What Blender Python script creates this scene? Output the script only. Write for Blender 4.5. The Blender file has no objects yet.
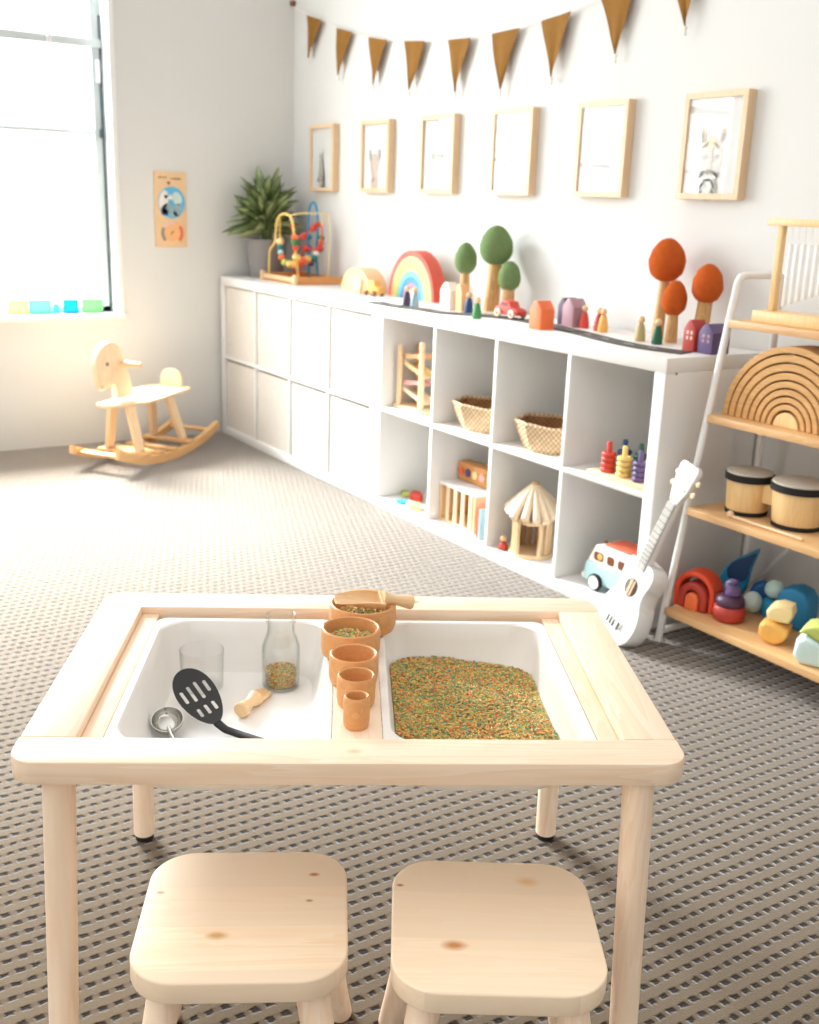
import bpy, bmesh, math, random
from mathutils import Vector, Matrix
random.seed(7)
C = bpy.context.scene.collection
PI = math.pi

# ------------------------------------------------------------------ helpers
def lin(c):
    c = c / 255.0
    return c / 12.92 if c <= 0.04045 else ((c + 0.055) / 1.055) ** 2.4
def rgb(r, g, b): return (lin(r), lin(g), lin(b), 1.0)

def link(name, me, parent=None):
    o = bpy.data.objects.new(name, me); C.objects.link(o)
    if parent is not None: o.parent = parent
    return o
def obj(name, bm, mats, parent=None, smooth=35):
    bmesh.ops.recalc_face_normals(bm, faces=bm.faces[:])
    me = bpy.data.meshes.new(name); bm.to_mesh(me); bm.free()
    for m in (mats if isinstance(mats, (list, tuple)) else [mats]): me.materials.append(m)
    if smooth:
        for p in me.polygons: p.use_smooth = True
        me.set_sharp_from_angle(angle=math.radians(smooth))
    return link(name, me, parent)
def tag(o, label, cat, group=None, kind=None):
    o['label'] = label; o['category'] = cat
    if group: o['group'] = group
    if kind: o['kind'] = kind
    return o
def thing(name, label, cat, loc=(0, 0, 0), rotz=0.0, group=None):
    o = bpy.data.objects.new(name, None); C.objects.link(o)
    o.location = loc; o.rotation_euler = (0, 0, rotz); o.empty_display_size = 0.05
    return tag(o, label, cat, group)
def struct(o): o['kind'] = 'structure'; return o
def dup(root, loc, rotz, label):
    r = root.copy(); C.objects.link(r); r.location = loc; r.rotation_euler = (0, 0, rotz); r['label'] = label
    for ch in list(root.children):
        c = ch.copy(); C.objects.link(c); c.parent = r
        for g in list(ch.children):
            d = g.copy(); C.objects.link(d); d.parent = c
    return r
NB = bmesh.new
def merge(bm, t, mi=0):
    for f in t.faces: f.material_index = mi
    me = bpy.data.meshes.new('tmp'); t.to_mesh(me); t.free(); bm.from_mesh(me); bpy.data.meshes.remove(me)
def box(bm, x0, x1, y0, y1, z0, z1, bev=0.0, seg=2, mi=0, M=None):
    t = NB(); bmesh.ops.create_cube(t, size=1)
    for v in t.verts: v.co = Vector(((x0+x1)/2 + v.co.x*(x1-x0), (y0+y1)/2 + v.co.y*(y1-y0), (z0+z1)/2 + v.co.z*(z1-z0)))
    if bev: bmesh.ops.bevel(t, geom=t.edges[:], offset=bev, segments=seg, profile=0.5, affect='EDGES')
    if M is not None: t.transform(M)
    merge(bm, t, mi); return bm
def prism(bm, pts, h0, h1, bev=0.0, seg=2, mi=0, M=None):
    """extrude a 2-D polygon (x,y) from z=h0 to z=h1"""
    t = NB()
    vs = [t.verts.new((p[0], p[1], h0)) for p in pts]; f = t.faces.new(vs)
    r = bmesh.ops.extrude_face_region(t, geom=[f])
    for v in [g for g in r['geom'] if isinstance(g, bmesh.types.BMVert)]: v.co.z = h1
    if bev:
        es = [e for e in t.edges if abs(e.verts[0].co.z - e.verts[1].co.z) < 1e-7]
        bmesh.ops.bevel(t, geom=es, offset=bev, segments=seg, profile=0.5, affect='EDGES')
    if M is not None: t.transform(M)
    merge(bm, t, mi); return bm
def XZ(y=0.0):   # maps prism (x,y,h) -> (x, y - h... ) standing in the xz plane
    return Matrix(((1, 0, 0, 0), (0, 0, 1, y), (0, 1, 0, 0), (0, 0, 0, 1)))
def YZ(x=0.0):
    return Matrix(((0, 0, 1, x), (1, 0, 0, 0), (0, 1, 0, 0), (0, 0, 0, 1)))
def frame_from(z, x=None):
    z = Vector(z).normalized()
    if x is None: x = Vector((1, 0, 0)) if abs(z.x) < 0.9 else Vector((0, 1, 0))
    x = Vector(x); x = (x - z * x.dot(z)).normalized(); y = z.cross(x)
    return x, y, z
def sweep(bm, pts, rad, seg=10, mi=0, closed=False, caps=True, flat=None):
    pts = [Vector(p) for p in pts]; n = len(pts)
    rs = rad if isinstance(rad, (list, tuple)) else [rad] * n
    t = NB(); rings = []; px = None
    for i, p in enumerate(pts):
        if closed: d = pts[(i+1) % n] - pts[i-1]
        else: d = pts[min(i+1, n-1)] - pts[max(i-1, 0)]
        d.normalize()
        if px is None: px, py, _ = frame_from(d)
        px = (px - d * px.dot(d)).normalized(); py = d.cross(px)
        fl = flat or (1, 1)
        rings.append([t.verts.new(p + (px*math.cos(2*PI*k/seg)*fl[0] + py*math.sin(2*PI*k/seg)*fl[1]) * rs[i]) for k in range(seg)])
    for i in range(n if closed else n-1):
        a, b = rings[i], rings[(i+1) % n]
        for k in range(seg): t.faces.new((a[k], a[(k+1) % seg], b[(k+1) % seg], b[k]))
    if caps and not closed:
        t.faces.new(rings[0][::-1]); t.faces.new(rings[-1])
    merge(bm, t, mi); return bm
def cyl(bm, p0, p1, r0, r1=None, seg=20, mi=0, rnd=0.0):
    r1 = r0 if r1 is None else r1
    p0, p1 = Vector(p0), Vector(p1); d = (p1 - p0); L = d.length; d.normalize()
    if rnd:
        k = [(0, r0-rnd), (rnd*0.3, r0-rnd*0.3), (rnd, r0), (L-rnd, r1), (L-rnd*0.3, r1-rnd*0.3), (L, r1-rnd)]
        return sweep(bm, [p0 + d*a for a, _ in k], [b for _, b in k], seg, mi)
    return sweep(bm, [p0, p1], [r0, r1], seg, mi)
def lathe(bm, prof, c=(0, 0, 0), seg=32, mi=0, sx=1.0, sy=1.0, M=None):
    """profile of (r,z); r=0 closes at the axis"""
    t = NB(); rings = []
    for r, z in prof:
        if r <= 1e-6: rings.append([t.verts.new((c[0], c[1], c[2]+z))])
        else: rings.append([t.verts.new((c[0]+r*sx*math.cos(2*PI*k/seg), c[1]+r*sy*math.sin(2*PI*k/seg), c[2]+z)) for k in range(seg)])
    for a, b in zip(rings, rings[1:]):
        for k in range(seg):
            k2 = (k+1) % seg
            if len(a) == 1 and len(b) == 1: break
            if len(a) == 1: t.faces.new((a[0], b[k2], b[k]))
            elif len(b) == 1: t.faces.new((a[k], a[k2], b[0]))
            else: t.faces.new((a[k], a[k2], b[k2], b[k]))
    if M is not None: t.transform(M)
    merge(bm, t, mi); return bm
def ball(bm, c, r, seg=18, mi=0, M=None):
    r = (r, r, r) if not isinstance(r, (tuple, list)) else r
    t = NB(); bmesh.ops.create_uvsphere(t, u_segments=seg, v_segments=max(8, seg*2//3), radius=1)
    for v in t.verts: v.co = Vector((c[0]+v.co.x*r[0], c[1]+v.co.y*r[1], c[2]+v.co.z*r[2]))
    if M is not None: t.transform(M)
    merge(bm, t, mi); return bm
def rrect(x0, x1, y0, y1, r, n=8):
    out = []
    for cx, cy, a0 in ((x1-r, y1-r, 0), (x0+r, y1-r, 90), (x0+r, y0+r, 180), (x1-r, y0+r, 270)):
        for k in range(n+1):
            a = math.radians(a0 + 90*k/n); out.append((cx + r*math.cos(a), cy + r*math.sin(a)))
    return out
def loops(bm, rings, mi=0, cap0=True, cap1=True):
    t = NB(); R = [[t.verts.new(p) for p in ring] for ring in rings]
    for a, b in zip(R, R[1:]):
        n = len(a)
        for k in range(n): t.faces.new((a[k], a[(k+1) % n], b[(k+1) % n], b[k]))
    if cap0: t.faces.new(R[0][::-1])
    if cap1: t.faces.new(R[-1])
    merge(bm, t, mi); return bm
def holed(bm, outer, holes, h0, h1, mi=0, M=None):
    t = NB(); es = []
    for lp in [outer] + holes:
        vs = [t.verts.new((p[0], p[1], h0)) for p in lp]
        for a, b in zip(vs, vs[1:] + vs[:1]): es.append(t.edges.new((a, b)))
    bmesh.ops.triangle_fill(t, use_beauty=True, use_dissolve=False, edges=es, normal=(0, 0, 1))
    r = bmesh.ops.extrude_face_region(t, geom=t.faces[:])
    for v in [g for g in r['geom'] if isinstance(g, bmesh.types.BMVert)]: v.co.z = h1
    if M is not None: t.transform(M)
    merge(bm, t, mi); return bm
def arc(r, a0, a1, n, cx=0, cy=0, ky=1.0):
    return [(cx + r*math.cos(math.radians(a0+(a1-a0)*k/n)), cy + ky*r*math.sin(math.radians(a0+(a1-a0)*k/n))) for k in range(n+1)]
def arch_pts(ro, ri, n=28, ky=1.0, leg=0.0):
    o = [(x, y+leg) for x, y in arc(ro, 0, 180, n, ky=ky)]; i = [(x, y+leg) for x, y in arc(ri, 180, 0, n, ky=ky)] if ri > 0 else []
    if leg: o = [(ro, 0)] + o + [(-ro, 0)]; i = ([(-ri, 0)] + i + [(ri, 0)]) if ri > 0 else []
    return o + i
def catmull(P, n=6, closed=False):
    P = [Vector(p) for p in P]; out = []
    m = len(P)
    for i in range(m if closed else m-1):
        if closed: a, b, c, d = P[i-1], P[i], P[(i+1) % m], P[(i+2) % m]
        else: a, b, c, d = P[max(i-1, 0)], P[i], P[i+1], P[min(i+2, m-1)]
        for k in range(n):
            t = k/n
            out.append(0.5*((2*b) + (c-a)*t + (2*a-5*b+4*c-d)*t*t + (3*b-a-3*c+d)*t**3))
    if not closed: out.append(P[-1])
    return out

# ------------------------------------------------------------------ materials
def newmat(name):
    m = bpy.data.materials.new(name); m.use_nodes = True
    nt = m.node_tree; b = nt.nodes['Principled BSDF']
    return m, nt, b
def N(nt, typ, **kw):
    n = nt.nodes.new(typ)
    for k, v in kw.items(): setattr(n, k, v)
    return n
def math_(nt, op, a, b=None, c=None, clamp=False):
    n = nt.nodes.new('ShaderNodeMath'); n.operation = op; n.use_clamp = clamp
    for i, v in enumerate((a, b, c)):
        if v is None: continue
        if isinstance(v, (int, float)): n.inputs[i].default_value = v
        else: nt.links.new(v, n.inputs[i])
    return n.outputs[0]
def mixc(nt, fac, a, b, blend='MIX'):
    n = nt.nodes.new('ShaderNodeMix'); n.data_type = 'RGBA'; n.blend_type = blend
    for s, v in ((n.inputs['Factor'], fac), (n.inputs[6], a), (n.inputs[7], b)):
        if isinstance(v, (int, float)): s.default_value = v
        elif isinstance(v, tuple): s.default_value = v
        else: nt.links.new(v, s)
    return n.outputs[2]
def paint(name, col, rough=0.45, var=0.05, scale=30, bump=0.0, spec=0.5, metal=0.0, sheen=0.0):
    m, nt, b = newmat(name)
    tc = N(nt, 'ShaderNodeTexCoord'); no = N(nt, 'ShaderNodeTexNoise')
    no.inputs['Scale'].default_value = scale; no.inputs['Detail'].default_value = 4
    nt.links.new(tc.outputs['Object'], no.inputs['Vector'])
    dark = tuple(c*(1-var) for c in col[:3]) + (1,)
    nt.links.new(mixc(nt, no.outputs[0], dark, col), b.inputs['Base Color'])
    b.inputs['Roughness'].default_value = rough; b.inputs['Specular IOR Level'].default_value = spec
    b.inputs['Metallic'].default_value = metal
    if sheen: b.inputs['Sheen Weight'].default_value = sheen
    if bump:
        bp = N(nt, 'ShaderNodeBump'); bp.inputs['Strength'].default_value = bump; bp.inputs['Distance'].default_value = 0.002
        nt.links.new(no.outputs[0], bp.inputs['Height']); nt.links.new(bp.outputs[0], b.inputs['Normal'])
    return m
def wood(name, c1, c2, grain='x', scale=1.0, rough=0.5, plank=None, knots=(), contrast=1.0, spec=0.35):
    """c1 light, c2 dark lines; grain runs along the given local axis; plank=(axis, width)"""
    m, nt, b = newmat(name)
    tc = N(nt, 'ShaderNodeTexCoord'); co = tc.outputs['Object']
    sep = N(nt, 'ShaderNodeSeparateXYZ'); nt.links.new(co, sep.inputs[0])
    vec = co; pv = None
    if plank:
        idx = math_(nt, 'FLOOR', math_(nt, 'MULTIPLY_ADD', sep.outputs['xyz'.index(plank[0])], 1.0/plank[1], 5.37))
        wn = N(nt, 'ShaderNodeTexWhiteNoise', noise_dimensions='1D'); nt.links.new(idx, wn.inputs['W'])
        pv = wn.outputs['Value']
        va = N(nt, 'ShaderNodeVectorMath', operation='MULTIPLY_ADD'); va.inputs[1].default_value = (1, 1, 1)
        nt.links.new(co, va.inputs[0]); nt.links.new(wn.outputs['Color'], va.inputs[2]); vec = va.outputs[0]
    mp = N(nt, 'ShaderNodeMapping'); s = [14*scale]*3; s['xyz'.index(grain)] = 1.1*scale
    mp.inputs['Scale'].default_value = s; nt.links.new(vec, mp.inputs[0])
    no = N(nt, 'ShaderNodeTexNoise'); no.inputs['Scale'].default_value = 1.3; no.inputs['Detail'].default_value = 3; no.inputs['Distortion'].default_value = 0.6
    nt.links.new(mp.outputs[0], no.inputs['Vector'])
    rings = math_(nt, 'FRACT', math_(nt, 'MULTIPLY', no.outputs[0], 9.0))
    rp = N(nt, 'ShaderNodeValToRGB'); e = rp.color_ramp.elements
    e[0].position = 0.0; e[0].color = (0.15, 0.15, 0.15, 1); e[1].position = 1.0; e[1].color = (0.75*contrast, ) * 3 + (1,)
    e2 = rp.color_ramp.elements.new(0.92); e2.color = (0.8*contrast, ) * 3 + (1,)
    nt.links.new(rings, rp.inputs[0])
    fine = N(nt, 'ShaderNodeTexNoise'); fine.inputs['Scale'].default_value = 9; fine.inputs['Detail'].default_value = 4
    nt.links.new(mp.outputs[0], fine.inputs['Vector'])
    f = math_(nt, 'MULTIPLY', rp.outputs[0], math_(nt, 'ADD', fine.outputs[0], 0.2), clamp=True)
    col = mixc(nt, f, c1, c2)
    if pv is not None:
        tint = tuple(0.74*c1[i] + 0.14*c2[i] for i in range(3)) + (1,)
        col = mixc(nt, math_(nt, 'MULTIPLY', pv, 0.95), col, tint)
    for (kx, ky, kz, kr, kc) in knots:
        d = N(nt, 'ShaderNodeVectorMath', operation='SUBTRACT'); nt.links.new(co, d.inputs[0]); d.inputs[1].default_value = (kx, ky, kz)
        sc = N(nt, 'ShaderNodeVectorMath', operation='MULTIPLY'); q = [1, 1, 1]; q['xyz'.index(grain)] = 0.6; sc.inputs[1].default_value = q
        nt.links.new(d.outputs[0], sc.inputs[0])
        ln = N(nt, 'ShaderNodeVectorMath', operation='LENGTH'); nt.links.new(sc.outputs[0], ln.inputs[0])
        dist = math_(nt, 'ADD', ln.outputs['Value'], math_(nt, 'MULTIPLY', math_(nt, 'SUBTRACT', fine.outputs[0], 0.5), kr*0.6))
        mr = N(nt, 'ShaderNodeMapRange'); mr.inputs[1].default_value = kr; mr.inputs[2].default_value = kr*0.25; nt.links.new(dist, mr.inputs[0])
        col = mixc(nt, mr.outputs[0], col, kc)
    nt.links.new(col, b.inputs['Base Color'])
    b.inputs['Roughness'].default_value = rough*0.85; b.inputs['Specular IOR Level'].default_value = spec*1.4
    bp = N(nt, 'ShaderNodeBump'); bp.inputs['Strength'].default_value = 0.06; bp.inputs['Distance'].default_value = 0.001
    nt.links.new(f, bp.inputs['Height']); nt.links.new(bp.outputs[0], b.inputs['Normal'])
    return m
def thin_glass(name, tint=(0.98, 0.98, 0.98, 1), refl=1.0, rough=0.02, edge=(0.9, 0.92, 0.91, 1)):
    m = bpy.data.materials.new(name); m.use_nodes = True; nt = m.node_tree; nt.nodes.clear()
    out = N(nt, 'ShaderNodeOutputMaterial'); tr = N(nt, 'ShaderNodeBsdfTransparent'); gl = N(nt, 'ShaderNodeBsdfGlossy')
    gl.inputs['Roughness'].default_value = rough
    lw = N(nt, 'ShaderNodeLayerWeight'); lw.inputs['Blend'].default_value = 0.5      # Schlick's Fresnel from the facing angle
    nt.links.new(mixc(nt, math_(nt, 'POWER', lw.outputs['Facing'], 3.0), tint, edge), tr.inputs[0])      # longer path through the wall at grazing angles
    fr = math_(nt, 'MULTIPLY_ADD', math_(nt, 'POWER', lw.outputs['Facing'], 4.0), 0.9, 0.045)
    mx = N(nt, 'ShaderNodeMixShader'); nt.links.new(math_(nt, 'MULTIPLY', fr, refl, clamp=True), mx.inputs[0])
    nt.links.new(tr.outputs[0], mx.inputs[1]); nt.links.new(gl.outputs[0], mx.inputs[2]); nt.links.new(mx.outputs[0], out.inputs[0])
    return m
def tinted_plastic(name, col):
    m, nt, b = newmat(name); b.inputs['Base Color'].default_value = col; b.inputs['Roughness'].default_value = 0.25
    tl = N(nt, 'ShaderNodeBsdfTranslucent'); tl.inputs[0].default_value = col
    mx = N(nt, 'ShaderNodeMixShader'); mx.inputs[0].default_value = 0.6
    nt.links.new(b.outputs[0], mx.inputs[1]); nt.links.new(tl.outputs[0], mx.inputs[2])
    nt.links.new(mx.outputs[0], nt.nodes['Material Output'].inputs[0]); return m
def weave(name, c1, c2, su=220, sv=220, bump=0.5, rough=0.85):
    m, nt, b = newmat(name); tc = N(nt, 'ShaderNodeTexCoord'); sep = N(nt, 'ShaderNodeSeparateXYZ'); nt.links.new(tc.outputs['Object'], sep.inputs[0])
    a = math_(nt, 'SINE', math_(nt, 'MULTIPLY', math_(nt, 'ADD', sep.outputs[0], sep.outputs[1]), su))
    c = math_(nt, 'SINE', math_(nt, 'MULTIPLY', sep.outputs[2], sv))
    h = math_(nt, 'MULTIPLY_ADD', math_(nt, 'MULTIPLY', a, c), 0.5, 0.5)
    no = N(nt, 'ShaderNodeTexNoise'); no.inputs['Scale'].default_value = 45; nt.links.new(tc.outputs['Object'], no.inputs['Vector'])
    h2 = math_(nt, 'MULTIPLY', h, math_(nt, 'ADD', no.outputs[0], 0.35), clamp=True)
    nt.links.new(mixc(nt, h2, c2, c1), b.inputs['Base Color']); b.inputs['Roughness'].default_value = rough
    bp = N(nt, 'ShaderNodeBump'); bp.inputs['Strength'].default_value = bump; bp.inputs['Distance'].default_value = 0.003
    nt.links.new(h2, bp.inputs['Height']); nt.links.new(bp.outputs[0], b.inputs['Normal']); return m
def rice_mat(name, bed=False):
    m, nt, b = newmat(name); g = N(nt, 'ShaderNodeNewGeometry'); rp = N(nt, 'ShaderNodeValToRGB'); cr = rp.color_ramp; cr.interpolation = 'CONSTANT'
    cols = [rgb(226, 150, 72), rgb(232, 200, 110), rgb(140, 164, 92), rgb(208, 108, 70), rgb(178, 186, 108), rgb(234, 180, 100), rgb(116, 152, 120), rgb(190, 178, 112), rgb(150, 160, 96), rgb(220, 168, 92)]
    while len(cr.elements) < len(cols): cr.elements.new(0.5)
    for i, c in enumerate(cols): cr.elements[i].position = i/len(cols); cr.elements[i].color = c
    if bed:
        tc = N(nt, 'ShaderNodeTexCoord'); vo = N(nt, 'ShaderNodeTexVoronoi'); vo.inputs['Scale'].default_value = 330; nt.links.new(tc.outputs['Object'], vo.inputs['Vector'])
        sp_ = N(nt, 'ShaderNodeSeparateColor'); nt.links.new(vo.outputs['Color'], sp_.inputs[0]); nt.links.new(sp_.outputs[0], rp.inputs[0])
        bp = N(nt, 'ShaderNodeBump'); bp.inputs['Strength'].default_value = 0.6; bp.inputs['Distance'].default_value = 0.002; bp.invert = True; nt.links.new(vo.outputs['Distance'], bp.inputs['Height']); nt.links.new(bp.outputs[0], b.inputs['Normal'])
    else: nt.links.new(g.outputs['Random Per Island'], rp.inputs[0])
    nt.links.new(rp.outputs[0], b.inputs['Base Color']); b.inputs['Roughness'].default_value = 0.5
    return m

PALE1, PALE2 = rgb(250, 229, 205), rgb(236, 192, 148)
M = {}
KN = rgb(190, 120, 60)
M['pine_x'] = wood('pine_rail', PALE1, PALE2, 'x', 1.0, contrast=0.8, knots=[(0.10, 0.262, 0.48, 0.012, KN), (-0.26, 0.272, 0.48, 0.016, rgb(205, 170, 130)), (-0.36, -0.262, 0.47, 0.006, rgb(214, 165, 110)), (0.0, -0.26, 0.479, 0.008, rgb(226, 190, 150))])
M['pine_y'] = wood('pine_board', PALE1, PALE2, 'y', 1.0, contrast=0.7)
M['pine_z'] = wood('pine_leg', PALE1, PALE2, 'z', 1.0, contrast=0.7)
M['seat_a'] = wood('pine_seat', rgb(255, 234, 206), rgb(246, 202, 156), 'x', 1.0, plank=('y', 0.078), contrast=0.8,
                   knots=[(0.085, 0.075, 0.28, 0.005, KN), (0.080, 0.02, 0.28, 0.0035, rgb(190, 140, 90)), (-0.03, -0.045, 0.28, 0.010, rgb(214, 168, 110)), (-0.11, 0.04, 0.28, 0.004, rgb(200, 150, 95))])
M['seat_b'] = wood('pine_seat_knotty', rgb(255, 234, 206), rgb(248, 208, 164), 'x', 1.0, plank=('y', 0.091), contrast=0.6,
                   knots=[(-0.052, -0.045, 0.28, 0.0115, rgb(206, 140, 82)), (0.05, 0.085, 0.28, 0.012, rgb(232, 190, 138)), (-0.118, 0.07, 0.28, 0.004, rgb(170, 100, 50))])
M['beech'] = wood('beech_bowl', rgb(222, 164, 106), rgb(196, 132, 76), 'x', 1.6, contrast=0.8)
M['beech_pale'] = wood('beech_pale', rgb(240, 205, 160), rgb(220, 172, 118), 'x', 1.6, contrast=0.7)
M['horse'] = wood('horse_wood', rgb(240, 214, 178), rgb(220, 178, 128), 'z', 1.0, contrast=0.6)
M['horse_rocker'] = wood('rocker_wood', rgb(232, 188, 132), rgb(206, 150, 92), 'x', 1.0, contrast=0.8)
M['frame'] = wood('oak_frame', rgb(232, 204, 168), rgb(206, 166, 118), 'z', 1.5, contrast=0.8)
M['shelfwood'] = wood('bamboo_shelf', rgb(222, 180, 128), rgb(194, 146, 92), 'x', 1.5, contrast=0.9)
M['stackwood'] = wood('stacker_wood', rgb(222, 176, 116), rgb(188, 136, 78), 'x', 1.5, contrast=1.0)
M['drumwood'] = wood('drum_wood', rgb(240, 206, 150), rgb(220, 176, 114), 'z', 1.5, contrast=0.8)
M['toywood'] = wood('toy_wood', rgb(240, 214, 176), rgb(220, 180, 132), 'x', 2.0, contrast=0.7)
M['orangewood'] = wood('orange_wood', rgb(222, 158, 92), rgb(196, 124, 62), 'y', 2.0, contrast=0.8)
M['trunk'] = wood('trunk_wood', rgb(214, 170, 112), rgb(160, 112, 64), 'z', 3.0, contrast=1.0)
M['stick_pale'] = wood('stick_pale_wood', rgb(244, 228, 202), rgb(206, 168, 124), 'z', 3.0, contrast=0.9)
M['stick'] = wood('stick_wood', rgb(232, 206, 166), rgb(196, 150, 100), 'z', 3.0, contrast=1.0)
M['white'] = paint('white_furniture', rgb(233, 231, 227), 0.38, 0.02)
M['wall'] = paint('wall_paint', rgb(223, 223, 220), 0.75, 0.03, 3, spec=0.2)
M['trimwhite'] = paint('white_trim', rgb(240, 240, 238), 0.4, 0.02)
M['ceil'] = paint('ceiling_paint', rgb(236, 235, 231), 0.8, 0.02, 4, spec=0.2)
M['alu'] = paint('window_aluminium', rgb(206, 215, 215), 0.4, 0.05, spec=0.5)
M['aludark'] = paint('window_gasket', rgb(70, 84, 92), 0.5, 0.05)
M['blind'] = paint('blind_fabric', rgb(246, 246, 244), 0.8, 0.02)
M['fabricbox'] = weave('storage_box_fabric', rgb(236, 232, 226), rgb(200, 190, 176), 330, 330, 0.35)
M['tub'] = paint('white_tub_plastic', rgb(238, 235, 230), 0.3, 0.01)
M['glass'] = thin_glass('clear_glass', (0.98, 0.985, 0.98, 1), 1.0, edge=(0.70, 0.74, 0.70, 1)); M['glass_fine'] = thin_glass('fine_glass', (0.992, 0.992, 0.99, 1), 0.8, edge=(0.88, 0.89, 0.88, 1))
M['pane'] = thin_glass('window_glass', (0.98, 0.99, 0.99, 1), 0.6)
M['frameglass'] = thin_glass('frame_glass', (0.99, 0.99, 0.99, 1), 0.5)
M['paper'] = paint('print_paper', rgb(232, 232, 230), 0.7, 0.01)
M['black'] = paint('black_nylon', rgb(17, 16, 15), 0.5, 0.1)
M['rubber'] = paint('black_rubber', rgb(20, 20, 20), 0.7, 0.1)
M['steel'] = paint('polished_steel', rgb(200, 198, 192), 0.15, 0.03, metal=1.0)
M['rice'] = rice_mat('dyed_rice'); M['ricebed'] = rice_mat('dyed_rice_bed', True)
M['mustard'] = weave('mustard_linen', rgb(164, 114, 32), rgb(126, 84, 20), 1600, 1600, 0.2)
M['string'] = paint('string_white', rgb(236, 232, 222), 0.8, 0.05)
M['grey_pot'] = paint('grey_pot', rgb(142, 138, 136), 0.7, 0.08, 20)
M['soil'] = paint('potting_soil', rgb(60, 46, 36), 0.95, 0.4, 80, 0.6)
M['stem'] = paint('plant_stem', rgb(110, 128, 70), 0.6, 0.1)
def leaf_mat():
    m, nt, b = newmat('variegated_leaf'); at = N(nt, 'ShaderNodeUVMap'); sep = N(nt, 'ShaderNodeSeparateXYZ'); nt.links.new(at.outputs[0], sep.inputs[0])
    g = N(nt, 'ShaderNodeNewGeometry'); no = N(nt, 'ShaderNodeTexNoise'); no.inputs['Scale'].default_value = 40; tc = N(nt, 'ShaderNodeTexCoord'); nt.links.new(tc.outputs['Object'], no.inputs['Vector'])
    d = math_(nt, 'ABSOLUTE', math_(nt, 'SUBTRACT', sep.outputs[0], 0.5))
    d = math_(nt, 'ADD', d, math_(nt, 'MULTIPLY', math_(nt, 'SUBTRACT', no.outputs[0], 0.5), 0.25))
    rp = N(nt, 'ShaderNodeValToRGB'); e = rp.color_ramp.elements; e[0].position = 0.14; e[0].color = rgb(190, 202, 146); e[1].position = 0.46; e[1].color = rgb(62, 92, 44)
    nt.links.new(d, rp.inputs[0]); tint = mixc(nt, math_(nt, 'MULTIPLY', g.outputs['Random Per Island'], 0.6), rp.outputs[0], rgb(58, 84, 46))
    nt.links.new(tint, b.inputs['Base Color']); b.inputs['Roughness'].default_value = 0.42; return m
M['leaf'] = leaf_mat()
def felt(name, c): return paint(name, c, 0.95, 0.28, 60, 0.5, 0.1)
M['felt_green'] = felt('felt_green', rgb(116, 140, 92)); M['felt_rust'] = felt('felt_rust', rgb(198, 94, 40))
M['skin'] = wood('doll_head_wood', rgb(232, 192, 146), rgb(214, 166, 116), 'z', 4, contrast=0.5)
M['track'] = paint('track_rubber', rgb(74, 70, 66), 0.7, 0.15, 50)
M['trackline'] = paint('track_line', rgb(210, 208, 200), 0.7, 0.05)
M['seagrass'] = weave('seagrass', rgb(242, 222, 188), rgb(170, 126, 80), 300, 330, 1.0)
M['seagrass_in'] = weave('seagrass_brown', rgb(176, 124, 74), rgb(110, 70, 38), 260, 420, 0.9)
M['uke'] = paint('white_gloss', rgb(228, 227, 223), 0.25, 0.01)
M['fretboard'] = paint('grey_fretboard', rgb(178, 174, 166), 0.5, 0.1, 60)
M['dark'] = paint('dark_hole', rgb(70, 48, 34), 0.8, 0.1)
M['drumskin'] = paint('drum_skin', rgb(196, 186, 170), 0.7, 0.08, 40)
COL = {}
def colm(key, r, g, b, rough=0.5):
    if key not in COL: COL[key] = paint('paint_' + key, rgb(r, g, b), rough, 0.08, 60)
    return COL[key]
for k, c in dict(red=(206, 66, 50), coral=(232, 108, 78), orange=(240, 116, 64), peach=(246, 186, 130), yellow=(240, 206, 118), lime=(196, 208, 110), green=(62, 132, 70),
                 darkgreen=(26, 92, 66), teal=(40, 130, 130), sky=(96, 182, 220), blue=(36, 104, 168), navy=(28, 66, 112), purple=(94, 74, 116), darkpurple=(72, 42, 70), mauve=(170, 132, 140),
                 plum=(110, 60, 74), pink=(236, 176, 166), white=(242, 238, 230), cream=(244, 226, 190), olive=(184, 164, 110), brick=(176, 58, 46), mint=(190, 220, 214), black=(34, 32, 32), brown=(120, 66, 34), paleaqua=(206, 228, 222),
                 cyan=(30, 144, 190), burgundy=(120, 40, 44), grey=(140, 136, 130), paleyellow=(246, 220, 160), amber=(240, 182, 92), flame=(222, 74, 36), lemonwhite=(250, 240, 220), bluegrey=(150, 178, 186), blush=(238, 204, 186)).items():
    colm(k, *c)

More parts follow.
